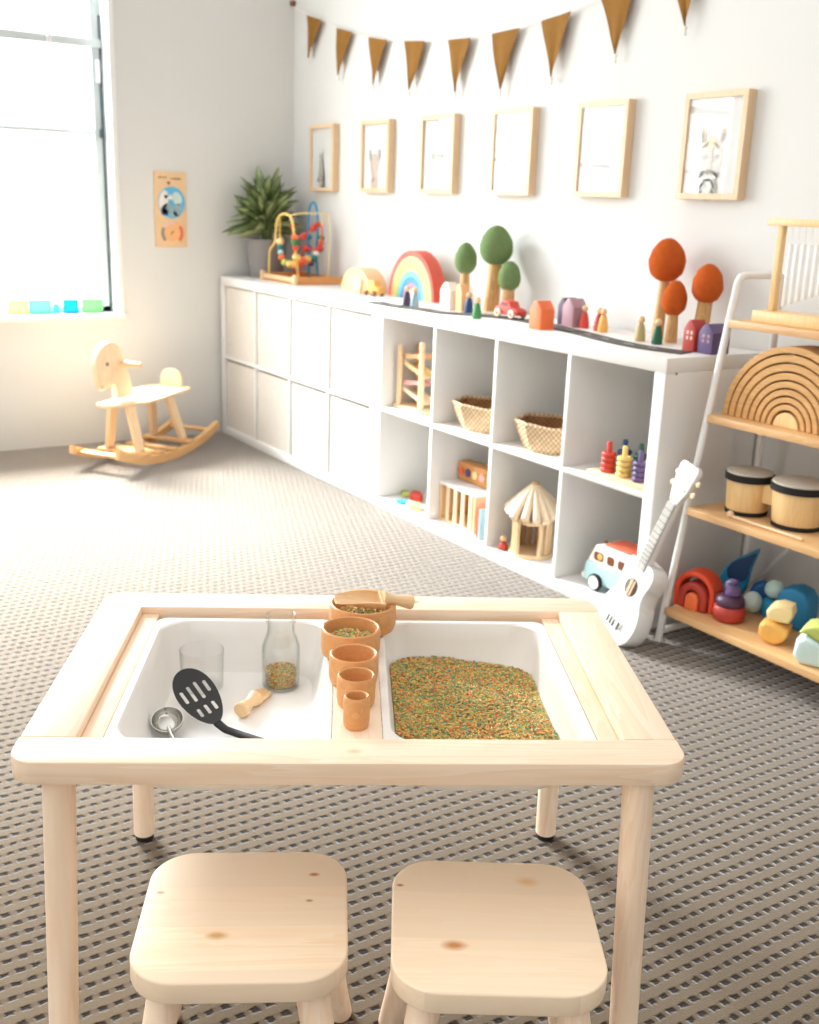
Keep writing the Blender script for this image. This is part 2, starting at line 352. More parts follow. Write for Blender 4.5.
# carpet: looped basket weave, shade painted dark into its pits and grooves
def carpet():
    m, nt, b = newmat('loop_carpet'); tc = N(nt, 'ShaderNodeTexCoord'); sep = N(nt, 'ShaderNodeSeparateXYZ'); nt.links.new(tc.outputs['Object'], sep.inputs[0])
    nz = N(nt, 'ShaderNodeTexNoise'); nz.inputs['Scale'].default_value = 60; nt.links.new(tc.outputs['Object'], nz.inputs['Vector'])
    wob = math_(nt, 'MULTIPLY', math_(nt, 'SUBTRACT', nz.outputs[0], 0.5), 0.35)
    u = math_(nt, 'ADD', math_(nt, 'MULTIPLY', sep.outputs[0], 1/0.0285), wob); row = math_(nt, 'FLOOR', u); fx = math_(nt, 'FRACT', u)
    par = math_(nt, 'MODULO', math_(nt, 'ADD', row, 1000), 2.0)
    v = math_(nt, 'ADD', math_(nt, 'MULTIPLY_ADD', par, 0.5, wob), math_(nt, 'MULTIPLY', sep.outputs[1], 1/0.0235)); fy = math_(nt, 'FRACT', v)
    ax = math_(nt, 'ABSOLUTE', math_(nt, 'SUBTRACT', fx, 0.5)); ay = math_(nt, 'ABSOLUTE', math_(nt, 'SUBTRACT', fy, 0.5))
    def fall(s, lo, hi):
        r = N(nt, 'ShaderNodeMapRange'); r.interpolation_type = 'SMOOTHSTEP'; r.inputs[1].default_value = lo; r.inputs[2].default_value = hi; r.inputs[3].default_value = 1; r.inputs[4].default_value = 0
        nt.links.new(s, r.inputs[0]); return r.outputs[0]
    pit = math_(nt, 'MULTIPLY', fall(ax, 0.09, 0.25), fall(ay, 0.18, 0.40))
    fib = N(nt, 'ShaderNodeTexNoise'); fib.inputs['Scale'].default_value = 420; fib.inputs['Detail'].default_value = 2; nt.links.new(tc.outputs['Object'], fib.inputs['Vector'])
    base = mixc(nt, fib.outputs[0], rgb(92, 79, 63), rgb(124, 108, 89))
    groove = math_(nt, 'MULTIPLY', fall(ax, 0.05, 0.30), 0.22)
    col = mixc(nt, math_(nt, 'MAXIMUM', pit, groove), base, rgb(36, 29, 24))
    nt.links.new(col, b.inputs['Base Color']); b.inputs['Roughness'].default_value = 0.85; b.inputs['Specular IOR Level'].default_value = 0.0
    b.inputs['Sheen Weight'].default_value = 0.9; b.inputs['Sheen Roughness'].default_value = 0.36
    h = math_(nt, 'SUBTRACT', math_(nt, 'MULTIPLY', fib.outputs[0], 0.45), math_(nt, 'ADD', pit, groove))
    bp = N(nt, 'ShaderNodeBump'); bp.inputs['Strength'].default_value = 0.45; bp.inputs['Distance'].default_value = 0.005
    nt.links.new(h, bp.inputs['Height']); nt.links.new(bp.outputs[0], b.inputs['Normal']); return m
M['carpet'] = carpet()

# ------------------------------------------------------------------ the room
XR, YF, ZC = 6.6, -5.6, 2.75
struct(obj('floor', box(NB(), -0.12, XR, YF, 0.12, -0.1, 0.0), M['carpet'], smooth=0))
struct(obj('wall_back', box(NB(), 0.0, XR, 0.0, 0.12, 0.0, ZC), M['wall'], smooth=0))
WY0, WY1, WZ0, WZ1 = -3.3, -0.878, 0.598, 2.18      # window opening in the left wall
bm = NB(); ZW = 4.8  # unseen wall height added so the sky lamp enters only through the window
box(bm, -0.14, 0, WY1, 0.12, 0, ZW); box(bm, -0.14, 0, YF, WY0, 0, ZW); box(bm, -0.14, 0, WY0, WY1, 0, WZ0); box(bm, -0.14, 0, WY0, WY1, WZ1, ZW)
struct(obj('wall_left', bm, M['wall'], smooth=0))

# window_1: reveal lining, aluminium frame, transom, sash, panes, blind hardware
W = bpy.data.objects.new('window_1', None); C.objects.link(W); W.location = (-0.07, (WY0+WY1)/2, WZ0); struct(W)
W_off = Vector(W.location)
def wobj(name, bm, mat, **k):
    bm.transform(Matrix.Translation(-W_off)); return obj(name, bm, mat, W, **k)
bm = NB(); box(bm, -0.14, 0.012, WY1-0.022, WY1+0.004, WZ0, WZ1, 0.003); box(bm, -0.14, 0.012, WY0-0.004, WY0+0.022, WZ0, WZ1, 0.003); box(bm, -0.14, 0.012, WY0, WY1, WZ1-0.02, WZ1+0.004, 0.003)
wobj('window_reveal', bm, M['trimwhite'])
wobj('window_sill', box(NB(), -0.14, 0.022, WY0, WY1+0.012, WZ0-0.022, WZ0+0.002, 0.004), M['trimwhite'])
yj = WY1-0.024
bm = NB(); box(bm, -0.125, -0.085, yj-0.046, yj, WZ0+0.002, WZ1-0.02, 0.004); box(bm, -0.125, -0.085, WY0+0.024, WY0+0.056, WZ0+0.002, WZ1-0.02, 0.004)
box(bm, -0.125, -0.085, WY0+0.024, yj, WZ0+0.002, WZ0+0.034, 0.004); box(bm, -0.125, -0.085, WY0+0.024, yj, WZ1-0.05, WZ1-0.02, 0.004)
wobj('window_frame', bm, M['alu'])
wobj('frame_gasket', box(NB(), -0.0855, -0.078, yj-0.010, yj-0.001, WZ0+0.03, WZ1-0.3, 0.002), M['aludark'])
wobj('transom', box(NB(), -0.125, -0.075, WY0+0.05, yj-0.002, 1.745, 1.782, 0.004), M['alu'])
wobj('sash_rail', box(NB(), -0.115, -0.1, WY0+0.05, yj-0.03, 1.384, 1.402, 0.002), M['alu'])
wobj('pane', box(NB(), -0.112, -0.106, WY0+0.05, yj-0.03, WZ0+0.03, WZ1-0.05), M['pane'], smooth=0)
bm = NB(); box(bm, -0.084, -0.064, yj-0.03, yj-0.012, 1.60, 1.70, 0.008); wobj('window_latch', bm, M['trimwhite'])
bm = NB(); sweep(bm, [(-0.07, yj-0.018, 1.60), (-0.069, yj-0.019, 1.50), (-0.07, yj-0.018, 1.41)], 0.0022, 8); box(bm, -0.078, -0.062, yj-0.028, yj-0.010, 1.37, 1.41, 0.006)
wobj('latch_arm', bm, [M['aludark']])
wobj('transom_clip', box(NB(), -0.076, -0.062, -1.138, -1.122, 1.74, 1.786, 0.004), M['trimwhite'])

# ------------------------------------------------------------------ cube shelving units
KY0, KY1, KH = -0.40, -0.012, 0.77
KX = [0.02, 1.488]
def kallax(x0, label):
    t = thing('cube_shelf_unit', label, 'shelf', (x0+0.734, (KY0+KY1)/2, 0), 0, 'white cube shelving units along the wall')
    hw, hd = 0.734, (KY1-KY0)/2
    b = 0.0015
    obj('top_panel', box(NB(), -hw, hw, -hd, hd, KH-0.04, KH, b), M['white'], t)
    obj('bottom_panel', box(NB(), -hw+0.04, hw-0.04, -hd, hd, 0, 0.04, b), M['white'], t)
    for s in (-1, 1):
        obj('side_panel', box(NB(), min(s*hw, s*(hw-0.04)), max(s*hw, s*(hw-0.04)), -hd, hd, 0, KH-0.0402, b), M['white'], t)
    obj('middle_shelf', box(NB(), -hw+0.0402, hw-0.0402, -hd+0.001, hd, 0.379, 0.395, b), M['white'], t)
    for i in range(3):
        xx = -hw + 0.04 + 0.335*(i+1) + 0.016*i
        obj('divider', box(NB(), xx, xx+0.016, -hd+0.001, hd, 0.0402, 0.3788, b), M['white'], t)
        obj('divider', box(NB(), xx, xx+0.016, -hd+0.001, hd, 0.3952, KH-0.0402, b), M['white'], t)
    return t
kallax(KX[0], 'white cube shelf unit in the corner, every compartment filled with a white box')
ku = kallax(KX[1], 'white cube shelf unit with eight open compartments of toys, nearer the camera')
obj('screw_cap', cyl(NB(), (0.7342, -0.155, 0.728), (0.7352, -0.155, 0.728), 0.004, seg=12), COL['grey'], ku)
# storage boxes
def sbox(cx, z, label):
    t = thing('storage_box', label, 'storage box', (cx, -0.215, z), 0, 'white storage boxes in the corner shelf')
    w, d, h = 0.1635, 0.176, 0.324
    bm = NB(); rings = []
    for (i, zz) in ((0, 0), (0, h), (0.006, h), (0.006, 0.006)):
        rings.append([(x, y, zz) for x, y in rrect(-w+i, w-i, -d+i, d-i, 0.008, 3)])
    loops(bm, rings, cap0=True, cap1=True)
    obj('box_body', bm, M['fabricbox'], t)
    bm = NB(); 
    rr = [[(x, y, h+0.0005+dz) for x, y in rrect(-w+i, w-i, -d+i, d-i, 0.008, 3)] for i, dz in ((0, 0), (0, 0.004), (0.006, 0.004), (0.006, 0))]
    loops(bm, rr, cap0=False, cap1=False); obj('rim_binding', bm, M['fabricbox'], t)
    return t
ordn = ['first', 'second', 'third', 'fourth']
for i in range(4):
    cx = KX[0] + 0.04 + 0.1675 + i*0.351
    sbox(cx, 0.0405, f'white woven storage box, {ordn[i]} from the corner in the bottom row')
    sbox(cx, 0.3955, f'white woven storage box, {ordn[i]} from the corner in the top row')

# ------------------------------------------------------------------ activity table (local frame)
TX, TY, TA = 3.6822, -1.7591, 1.0541
T = thing('activity_table', 'pale pine sensory table with two white tubs set into its top', 'table', (TX, TY, 0), TA)
TM = Matrix.Translation((TX, TY, 0)) @ Matrix.Rotation(TA, 4, 'Z')
def tw(x, y, z): return TM @ Vector((x, y, z))
ZT = 0.48
def railpts(s):
    r = 0.035
    if s < 0:
        return [(0.4185, -0.2255), (-0.4185, -0.2255)] + [(-0.4185+r - r*math.cos(a), -0.29+r - r*math.sin(a)) for a in [PI/2*k/8 for k in range(9)]] + [(0.4185-r + r*math.sin(a), -0.29+r - r*math.cos(a)) for a in [PI/2*k/8 for k in range(9)]]
    return [(x, -y) for x, y in railpts(-1)]
obj('front_rail', prism(NB(), railpts(-1), ZT-0.031, ZT, 0.003, 2), M['pine_x'], T)
obj('back_rail', prism(NB(), railpts(1), ZT-0.031, ZT, 0.003, 2), M['pine_x'], T)
for s in (-1, 1):
    bm = NB(); xa, xb = sorted((s*0.349, s*0.4175)); box(bm, xa, xb, -0.2245, 0.2245, ZT-0.031, ZT, 0.0025)
    obj('side_board', bm, M['pine_y'], T)
    bm = NB(); xa, xb = sorted((s*0.3205, s*0.3485)); box(bm, xa, xb, -0.2245, 0.2245, ZT-0.036, ZT-0.013, 0.001)
    obj('tub_ledge', bm, M['pine_y'], T)
obj('centre_plank', box(NB(), -0.0285, 0.0375, -0.2245, 0.2245, ZT-0.036, ZT-0.012, 0.002), M['pine_y'], T)
for sx in (-1, 1):
    for sy in (-1, 1):
        bot = (sx*0.372, sy*0.287 + 0.003, 0.012); top = (sx*0.362, sy*0.262, ZT-0.0315)
        lg = obj('leg', cyl(NB(), bot, top, 0.0185, 0.0200, 28), M['pine_z'], T)
        obj('rubber_foot', cyl(NB(), (bot[0], bot[1], 0.0), (bot[0], bot[1], 0.0118), 0.0160, 0.0172, 24), M['rubber'], lg)
# tubs
def tub(x0, x1, label):
    cx = (x0+x1)/2; w = (x1-x0)/2
    t = thing('sensory_tub', label, 'tub', tw(cx, 0, ZT-0.1), TA, 'white tubs set into the table')
    zt = 0.088
    def R(i, z, r): return [(x, y, z) for x, y in rrect(-w+i, w-i, -0.2235+i, 0.2065-i, r)]
    bm = NB()
    loops(bm, [R(0.0008, zt-0.010, 0.02), R(0, zt-0.001, 0.02), R(0.001, zt, 0.02), R(0.010, zt, 0.042), R(0.0125, zt-0.003, 0.045), R(0.015, zt-0.030, 0.048), R(0.025, 0.022, 0.053), R(0.035, 0.007, 0.05), R(0.050, 0.004, 0.04)], cap0=False, cap1=True)
    loops(bm, [R(0.0008, zt-0.010, 0.02), R(0.004, zt-0.010, 0.02), R(0.004, zt-0.003, 0.02), R(0.0095, zt-0.003, 0.041), R(0.012, zt-0.030, 0.048), R(0.022, 0.020, 0.053), R(0.035, 0.003, 0.05), R(0.050, 0.0, 0.04)], cap0=False, cap1=True)
    bmesh.ops.remove_doubles(bm, verts=bm.verts[:], dist=1e-5)
    obj('tub_body', bm, M['tub'], t); return t
tub(-0.3195, -0.0292, 'white plastic tub holding the jar and utensils, left of the bowls')
tub(0.0382, 0.3195, 'white plastic tub half filled with coloured rice, right of the bowls')

# rice
def grains(bm, pts, L=0.0062, w=0.0019, tilt=0.35):
    ring = [(1, 0, 0), (0.45, 0.9, 0), (-0.5, 0.9, 0), (-1, 0, 0), (-0.45, -0.9, 0), (0.5, -0.9, 0)]
    for p in pts:
        a = random.uniform(0, 2*PI); b = random.uniform(-tilt, tilt)
        d = Vector((math.cos(a)*math.cos(b), math.sin(a)*math.cos(b), math.sin(b))); x, y, _ = frame_from(d)
        l = L*random.uniform(0.8, 1.15)/2; ww = w*random.uniform(0.85, 1.1)/2*1.3; p = Vector(p)
        q = [bm.verts.new(p+d*l), bm.verts.new(p-d*l)]
        r = [bm.verts.new(p + (x*math.cos(k*PI/2) + y*math.sin(k*PI/2))*ww + d*l*0.35) for k in range(4)]
        s = [bm.verts.new(p + (x*math.cos(k*PI/2) + y*math.sin(k*PI/2))*ww - d*l*0.35) for k in range(4)]
        for k in range(4):
            k2 = (k+1) % 4
            bm.faces.new((q[0], r[k], r[k2])); bm.faces.new((r[k], s[k], s[k2], r[k2])); bm.faces.new((s[k], q[1], s[k2]))
    return bm
cxr = (0.0382+0.3195)/2
def rice_z(x, y):   # table-local, relative to tub base z=.38
    return 0.034 - 0.012*max(0, min(1, (x-0.20)/0.1 + (y-0.02)/0.25)) + 0.0018*math.sin(x*37+1)*math.cos(y*29) + 0.001*math.sin(x*90+y*70)
pts = []
for k in range(14000):
    x = random.uniform(0.054, 0.304); y = random.uniform(-0.206, 0.190)
    z = rice_z(x, y); ins = 0.015 + 0.010*(0.058-z)/0.036 + 0.0025
    x0, x1, y0, y1 = 0.0382+ins, 0.3195-ins, -0.2235+ins, 0.2065-ins; r = 0.05
    if not (x0 < x < x1 and y0 < y < y1): continue
    qx = max(x0+r-x, x-(x1-r), 0); qy = max(y0+r-y, y-(y1-r), 0)
    if qx*qx+qy*qy > r*r: continue
    pts.append((x-cxr, y, z + random.uniform(-0.0015, 0.0012)))
bm = grains(NB(), pts)
# the bed the top grains lie on
t = NB(); ring = []
g = 22
for j in range(g+1):
    rr = (j/g)
    row = []
    for (x, y) in rrect(-1, 1, -1, 1, 0.42, 6):
        z = 0.036; X = cxr + x*rr*0.1170; Y = -0.0085 + y*rr*0.1912
        row.append((X-cxr, Y, rice_z(X, Y)-0.0035))
    ring.append(row)
ring[0] = [(p[0]*1, p[1], p[2]) for p in ring[0]]
base = [[(p[0]*0.95, p[1]*0.97, 0.016) for p in ring[-1]]]
loops(bm, base + ring[::-1][:-1], mi=1, cap0=True, cap1=True)
o = obj('rice_bed', bm, [M['rice'], M['ricebed']], None, smooth=0); o.location = tw(cxr, 0, ZT-0.1); o.rotation_euler = (0, 0, TA)
tag(o, 'rainbow-dyed rice spread in the right-hand white tub', 'rice', kind='stuff')

# nested wooden bowls on the centre plank
ZP = ZT - 0.012
bowls = [(0.016, 0.1705, 0.054, 'largest round wooden bowl, at the back of the row, with a scoop lying across it'),
         (-0.004, 0.066, 0.0455, 'second largest wooden bowl in the row, with a little rice inside'),
         (0.0, -0.032, 0.0358, 'middle-sized empty wooden bowl in the row on the table plank'),
         (0.003, -0.105, 0.0268, 'second smallest wooden cup, just behind the tiniest one'),
         (0.003, -0.170, 0.0178, 'smallest wooden cup, at the front end of the row')]
for i, (x, y, r, lab) in enumerate(bowls):
    t = thing('nesting_bowl', lab, 'bowl', tw(x, y, ZP+0.0003), TA, 'nesting wooden bowls on the plank')
    h = 0.045; w = 0.0062 if r > 0.03 else 0.0052
    obj('bowl_wall', lathe(NB(), [(0, 0), (r*0.86, 0), (r*0.95, 0.003), (r, 0.012), (r, h-0.006), (r-0.0012, h-0.0015), (r-w/2, h), (r-w+0.0008, h-0.0015), (r-w, h-0.006), (r-w-0.001, 0.014), (r*0.7, 0.007), (0, 0.0065)], seg=48), M['beech'], t)
for i, n_, z0, rr in ((1, 420, 0.026, 0.0375), (0, 380, 0.026, 0.043)):
    x, y, r, _ = bowls[i]; ps = []
    while len(ps) < n_:
        a, b = random.uniform(-rr, rr), random.uniform(-rr, rr)
        if a*a+b*b < rr*rr*0.98: ps.append((a, b, z0 + 0.006*(1-(a*a+b*b)/rr**2) + random.uniform(-0.001, 0.001)))
    bm = grains(NB(), ps); lathe(bm, [(0, 0.0075), (r*0.7, 0.0085), (rr+0.001, z0-0.001), (rr*0.6, z0+0.002), (0, z0+0.004)], seg=24, mi=1)
    o = obj('rice_heap', bm, [M['rice'], M['ricebed']], None, smooth=0); o.location = tw(x, y, ZP+0.0003)
    tag(o, 'handful of dyed rice inside the ' + ('largest bowl under the scoop' if i == 0 else 'second largest wooden bowl'), 'rice', kind='stuff')

# wooden scoops: trough along +x, handle along -x; origin under the trough middle
def scoop(name, label, L, r, hl, hr, mat):
    t = thing(name, label, 'scoop')
    bm = NB(); rings = []
    n = 14; m = 12
    for k in range(m+1):
        u = k/m; x = -L/2 + L*u; op = 0.52 - 0.32*u*u
        rk = r*(0.96 + 0.04*u)
        a0 = PI*(1.5 - op); a1 = PI*(1.5 + op); row = []
        for j in range(n+1): a = a0+(a1-a0)*j/n; row.append((x, rk*math.cos(a), r + rk*math.sin(a)))
        for j in range(n, -1, -1): a = a0+(a1-a0)*j/n; q = rk-0.0035; row.append((x, q*math.cos(a), r + q*math.sin(a)))
        rings.append(row)
    loops(bm, rings); prism(bm, [(r*math.cos(a), r+r*math.sin(a)) for a in [PI*(0.97+1.06*k/20) for k in range(21)]], -L/2-0.007, -L/2+0.001, 0.0015, 1, M=Matrix(((0, 0, 1, 0), (1, 0, 0, 0), (0, 1, 0, 0), (0, 0, 0, 1))))
    obj('scoop_trough', bm, mat, t)
    bm = NB(); k = [(0, hr*1.15), (hl*0.12, hr*0.95), (hl*0.4, hr*0.72), (hl*0.75, hr*0.95), (hl*0.95, hr*1.1), (hl, hr*0.95), (hl*1.01, hr*0.6)]
    sweep(bm, [(-L/2-0.004-a, 0, r) for a, _ in k], [b for _, b in k], 18); obj('scoop_handle', bm, mat, t)
    return t
s1 = scoop('wooden_scoop', 'large wooden scoop lying across the rim of the largest bowl', 0.072, 0.020, 0.052, 0.0110, M['beech_pale'])
s1.location = tw(0.004, 0.160, ZP+0.0450); s1.rotation_euler = (math.radians(-16), math.radians(-13), TA + PI + math.radians(14))
s2 = scoop('wooden_scoop', 'small wooden scoop lying in the left tub beside the glass jar', 0.046, 0.0128, 0.046, 0.0112, M['beech_pale'])
s2.location = tw(-0.142, 0.082, 0.3845); s2.rotation_euler = (math.radians(15), 0, TA + math.radians(67))

# jar with rice
t = thing('glass_jar', 'clear glass milk bottle with coloured rice in its base, in the left tub', 'jar', tw(-0.114, 0.128, 0.3845), TA)
JP = [(0, 0), (0.026, 0), (0.0298, 0.004), (0.0304, 0.050), (0.0296, 0.060), (0.0255, 0.071), (0.0222, 0.078), (0.0215, 0.084), (0.0215, 0.093), (0.0235, 0.095), (0.0240, 0.099), (0.0236, 0.104), (0.0222, 0.106), (0.0206, 0.105), (0.0198, 0.094), (0.0198, 0.084), (0.0206, 0.078), (0.0240, 0.0695), (0.0280, 0.059), (0.0287, 0.050), (0.0282, 0.006), (0.024, 0.003), (0, 0.003)]
JP = [(r, z*1.17) for r, z in JP]
obj('jar_glass', lathe(NB(), JP, seg=48), M['glass'], t, smooth=60)
ps = []
while len(ps) < 520:
    a = random.uniform(0, 2*PI); q = 0.0242*math.sqrt(random.random()) if random.random() < 0.4 else 0.0236
    z = random.uniform(0.005, 0.030) if q == 0.0236 else 0.030 + random.uniform(-0.001, 0.001)
    ps.append((q*math.cos(a), q*math.sin(a), z))
bm = grains(NB(), ps, 0.0055, 0.0018, 0.5); lathe(bm, [(0, 0.0035), (0.021, 0.0035), (0.0228, 0.006), (0.0228, 0.0285), (0, 0.0295)], seg=24, mi=1)
o = obj('rice_in_jar', bm, [M['rice'], M['ricebed']], None, smooth=0); o.location = tw(-0.114, 0.128, 0.3845)
tag(o, 'dyed rice filling the bottom of the glass bottle', 'rice', kind='stuff')
# glass tumbler
t = thing('glass_tumbler', 'clear straight-sided glass standing behind the black slotted spoon', 'glass', tw(-0.238, 0.122, 0.3845), TA)
obj('tumbler_wall', lathe(NB(), [(0, 0), (0.031, 0), (0.033, 0.002), (0.0350, 0.064), (0.0345, 0.0652), (0.0338, 0.064), (0.0318, 0.006), (0, 0.005)], seg=48), M['glass_fine'], t, smooth=60)

# black slotted spoon
t = thing('slotted_spoon', 'black nylon slotted spoon lying in the left tub', 'spoon', tw(-0.195, 0.06, 0.3845), TA)
Rt = Matrix.Rotation(-TA, 3, 'Z')
hb = Vector((-0.1955, -0.031, 0.3985)); ht = Vector((-0.2600, 0.050, 0.4420))     # head bottom / tip in the table frame
off = Vector((-0.195, 0.06, 0.3845))
ax = (ht-hb); HL = ax.length; ax.normalize(); nrm = Vector((-0.05, -0.52, 0.85)); nrm = (nrm - ax*nrm.dot(ax)).normalized(); sd = nrm.cross(ax)
MS = Matrix(((sd.x, ax.x, nrm.x, hb.x-off.x), (sd.y, ax.y, nrm.y, hb.y-off.y), (sd.z, ax.z, nrm.z, hb.z-off.z), (0, 0, 0, 1)))
outer = []
for k in range(40):
    a = 2*PI*k/40; yy = HL/2 - HL/2*math.cos(a); xx = 0.0335*math.sin(a)*(0.86+0.14*(-math.cos(a)))
    outer.append((-xx, yy))
def slot(cx, cy, l, w=0.0055): return [(cx+w/2*math.cos(a), cy+(l/2 if math.sin(a) > 0 else -l/2)+w/2*math.sin(a)) for a in [2*PI*(k+0.5)/12 for k in range(12)]]
slots = [slot(x, HL*0.60, l) for x, l in ((-0.019, 0.018), (-0.0065, 0.030), (0.006, 0.027), (0.0185, 0.020))] + [slot(x, HL*0.27, l) for x, l in ((-0.012, 0.013), (0.0, 0.015), (0.012, 0.013))]
bm = holed(NB(), outer, slots, -0.0012, 0.0012)
for v in bm.verts: v.co.z += 3.0*v.co.x**2 + 1.2*(v.co.y-HL/2)**2
bm.transform(MS); obj('spoon_head', bm, M['black'], t, smooth=40)
hp = [hb+ax*0.010, hb, hb+Vector((0.012, -0.009, -0.005)), hb+Vector((0.034, -0.022, -0.006)), hb+Vector((0.085, -0.060, -0.004)), hb+Vector((0.115, -0.085, 0.0))]
obj('spoon_handle', sweep(NB(), [p-off for p in hp], [0.006, 0.0065, 0.006, 0.0058, 0.0075, 0.0065], 12, flat=(1, 0.7)), M['black'], t)

# metal ladle
t = thing('metal_ladle', 'polished metal ladle lying in the front left of the left tub', 'ladle', tw(-0.2675, -0.030, 0.391), TA)
P_ = [(r*0.9, z*0.9) for r, z in [(0, 0), (0.012, 0.001), (0.020, 0.006), (0.0245, 0.014), (0.0255, 0.022), (0.0245, 0.022), (0.0235, 0.0145), (0.0192, 0.0072), (0.0115, 0.0024), (0, 0.0015)]]
obj('ladle_bowl', lathe(NB(), P_, seg=40, M=Matrix.Rotation(math.radians(24), 4, 'X')), M['steel'], t)
obj('ladle_handle', sweep(NB(), [(0.004, -0.022, 0.012), (0.012, -0.045, 0.011), (0.028, -0.085, 0.010), (0.05, -0.135, 0.012)], [0.003, 0.0032, 0.0035, 0.004], 10), M['steel'], t)

# ------------------------------------------------------------------ stools
def stool(x, y, rot, mat, label):
    t = thing('stool', label, 'stool', tw(x, y, 0), TA + math.radians(rot), 'pine stools in front of the table')
    h = 0.128
    obj('seat', prism(NB(), rrect(-h, h, -h, h, 0.058, 12), 0.251, 0.28, 0.0028, 3), mat, t)
    for sx in (-1, 1):
        for sy in (-1, 1):
            obj('leg', cyl(NB(), (sx*0.124, sy*0.140, 0.0), (sx*0.084, sy*0.088, 0.2508), 0.0175, 0.0205, 24, rnd=0.003), M['pine_z'], t)
    return t
stool(-0.133, -0.302, 0.6, M['seat_a'], 'pine stool on the left, its seat made of visibly toned planks')
stool(0.178, -0.326, -3.0, M['seat_b'], 'pine stool on the right, with one orange knot in its seat')

# ------------------------------------------------------------------ framed animal prints
FX = [(x, 0) for x in (0.342, 0.8185, 1.290, 1.760, 2.2255, 2.6915)]
FN = ['leftmost oak picture frame with a grey striped animal print, beside the plant', 'second oak frame from the left with a pinkish horned animal print',
      'third oak frame from the left with a very faint wide-eyed animal print', 'fourth oak frame from the left with an almost white print',
      'fifth oak frame from the left, with a pale grey animal print', 'rightmost oak frame with a tiger cub print']
gm = lambda n, c: paint(n, c, 0.7, 0.15, 40)
INK = {'dk': gm('ink_dark', rgb(96, 98, 92)), 'md': gm('ink_grey', rgb(168, 166, 156)), 'lt': gm('ink_light', rgb(202, 198, 188)), 'vl': gm('ink_pale', rgb(218, 220, 218)), 'pk': gm('ink_pink', rgb(226, 204, 190)), 'br': gm('ink_brown', rgb(196, 158, 120)), 'gd': gm('ink_gold', rgb(214, 196, 150))}
def poly(bm, pts, y, mi): 
    prism(bm, pts, y, y+0.0006, mi=mi, M=Matrix(((1, 0, 0, 0), (0, 0, -1, 0), (0, 1, 0, 0), (0, 0, 0, 1))))
def ell(cx, cz, a, b, rot=0, n=20):
    c, s = math.cos(math.radians(rot)), math.sin(math.radians(rot))
    return [(cx + a*math.cos(2*PI*k/n)*c - b*math.sin(2*PI*k/n)*s, cz + a*math.cos(2*PI*k/n)*s + b*math.sin(2*PI*k/n)*c) for k in range(n)]
def animal(k):
    bm = NB(); K = ['dk', 'md', 'lt', 'vl', 'pk', 'br', 'gd']; I = K.index
    def e(m, *a, lay=0): poly(bm, ell(*a), 0.001 + 0.0008*lay, I(m))
    if k == 0:
        e('lt', 0.0, -0.07, 0.030, 0.062, 6); e('lt', -0.004, -0.005, 0.020, 0.034, 10, lay=1); e('md', -0.016, 0.028, 0.006, 0.014, 15, lay=2); e('md', 0.008, 0.030, 0.006, 0.014, -10, lay=2)
        e('dk', 0.020, -0.03, 0.005, 0.055, 12, lay=3); e('dk', 0.024, -0.09, 0.006, 0.030, 10, lay=4); e('md', -0.014, -0.03, 0.004, 0.04, -8, lay=3); e('dk', -0.030, -0.078, 0.007, 0.011, 10, lay=3); e('dk', 0.016, -0.112, 0.014, 0.012, 0, lay=5); e('md', 0.004, -0.06, 0.012, 0.004, 25, lay=5); e('md', 0.004, -0.08, 0.014, 0.004, 25, lay=5)
    elif k == 1:
        e('pk', 0, -0.012, 0.030, 0.042); e('pk', 0.0, -0.095, 0.030, 0.042, lay=0); e('pk', 0, -0.06, 0.018, 0.05, lay=1); e('md', -0.034, 0.022, 0.009, 0.026, 10, lay=2); e('lt', 0.034, 0.022, 0.009, 0.026, -10, lay=2)
        e('lt', -0.02, -0.04, 0.006, 0.05, 14, lay=3); e('br', -0.006, -0.078, 0.016, 0.006, 35, lay=4)
    elif k == 2:
        e('vl', 0, -0.03, 0.045, 0.095); e('lt', -0.028, 0.012, 0.011, 0.010, lay=1); e('lt', 0.028, 0.012, 0.016, 0.011, lay=1)
    elif k == 3:
        e('vl', 0, 0.0, 0.055, 0.010); e('vl', 0.0, -0.07, 0.022, 0.062, lay=1)
    elif k == 4:
        e('vl', 0, -0.005, 0.05, 0.03); e('vl', 0, -0.05, 0.048, 0.035, lay=1); e('vl', 0, -0.095, 0.03, 0.04, lay=2); e('lt', 0, -0.008, 0.046, 0.006, lay=3)
    else:
        e('pk', 0, -0.01, 0.043, 0.050); e('lt', 0, -0.10, 0.036, 0.034, lay=0); e('lt', 0.0, -0.055, 0.032, 0.035, lay=1)
        e('br', -0.034, 0.046, 0.010, 0.021, 12, lay=1); e('br', 0.036, 0.046, 0.010, 0.021, -14, lay=1); e('dk', -0.036, 0.040, 0.004, 0.014, 12, lay=2); e('dk', 0.038, 0.040, 0.004, 0.014, -14, lay=2)
        e('gd', 0, 0.026, 0.016, 0.022, lay=3); e('md', -0.022, -0.012, 0.012, 0.008, -15, lay=3); e('md', 0.022, -0.012, 0.012, 0.008, 15, lay=3); e('pk', 0, -0.022, 0.010, 0.028, lay=4); e('md', 0, -0.050, 0.010, 0.006, lay=5)
        for q, (a, b, r) in enumerate(((-0.026, -0.06, 40), (0.026, -0.06, -40), (-0.02, -0.088, 55), (0.02, -0.088, -55), (-0.024, -0.112, 60), (0.024, -0.112, -60), (0, -0.075, 0), (-0.02, 0.02, 30), (0.02, 0.02, -30))):
            e('dk' if q < 7 else 'md', a, b, 0.014, 0.003, r, lay=6)
    return bm, [INK[q] for q in K]
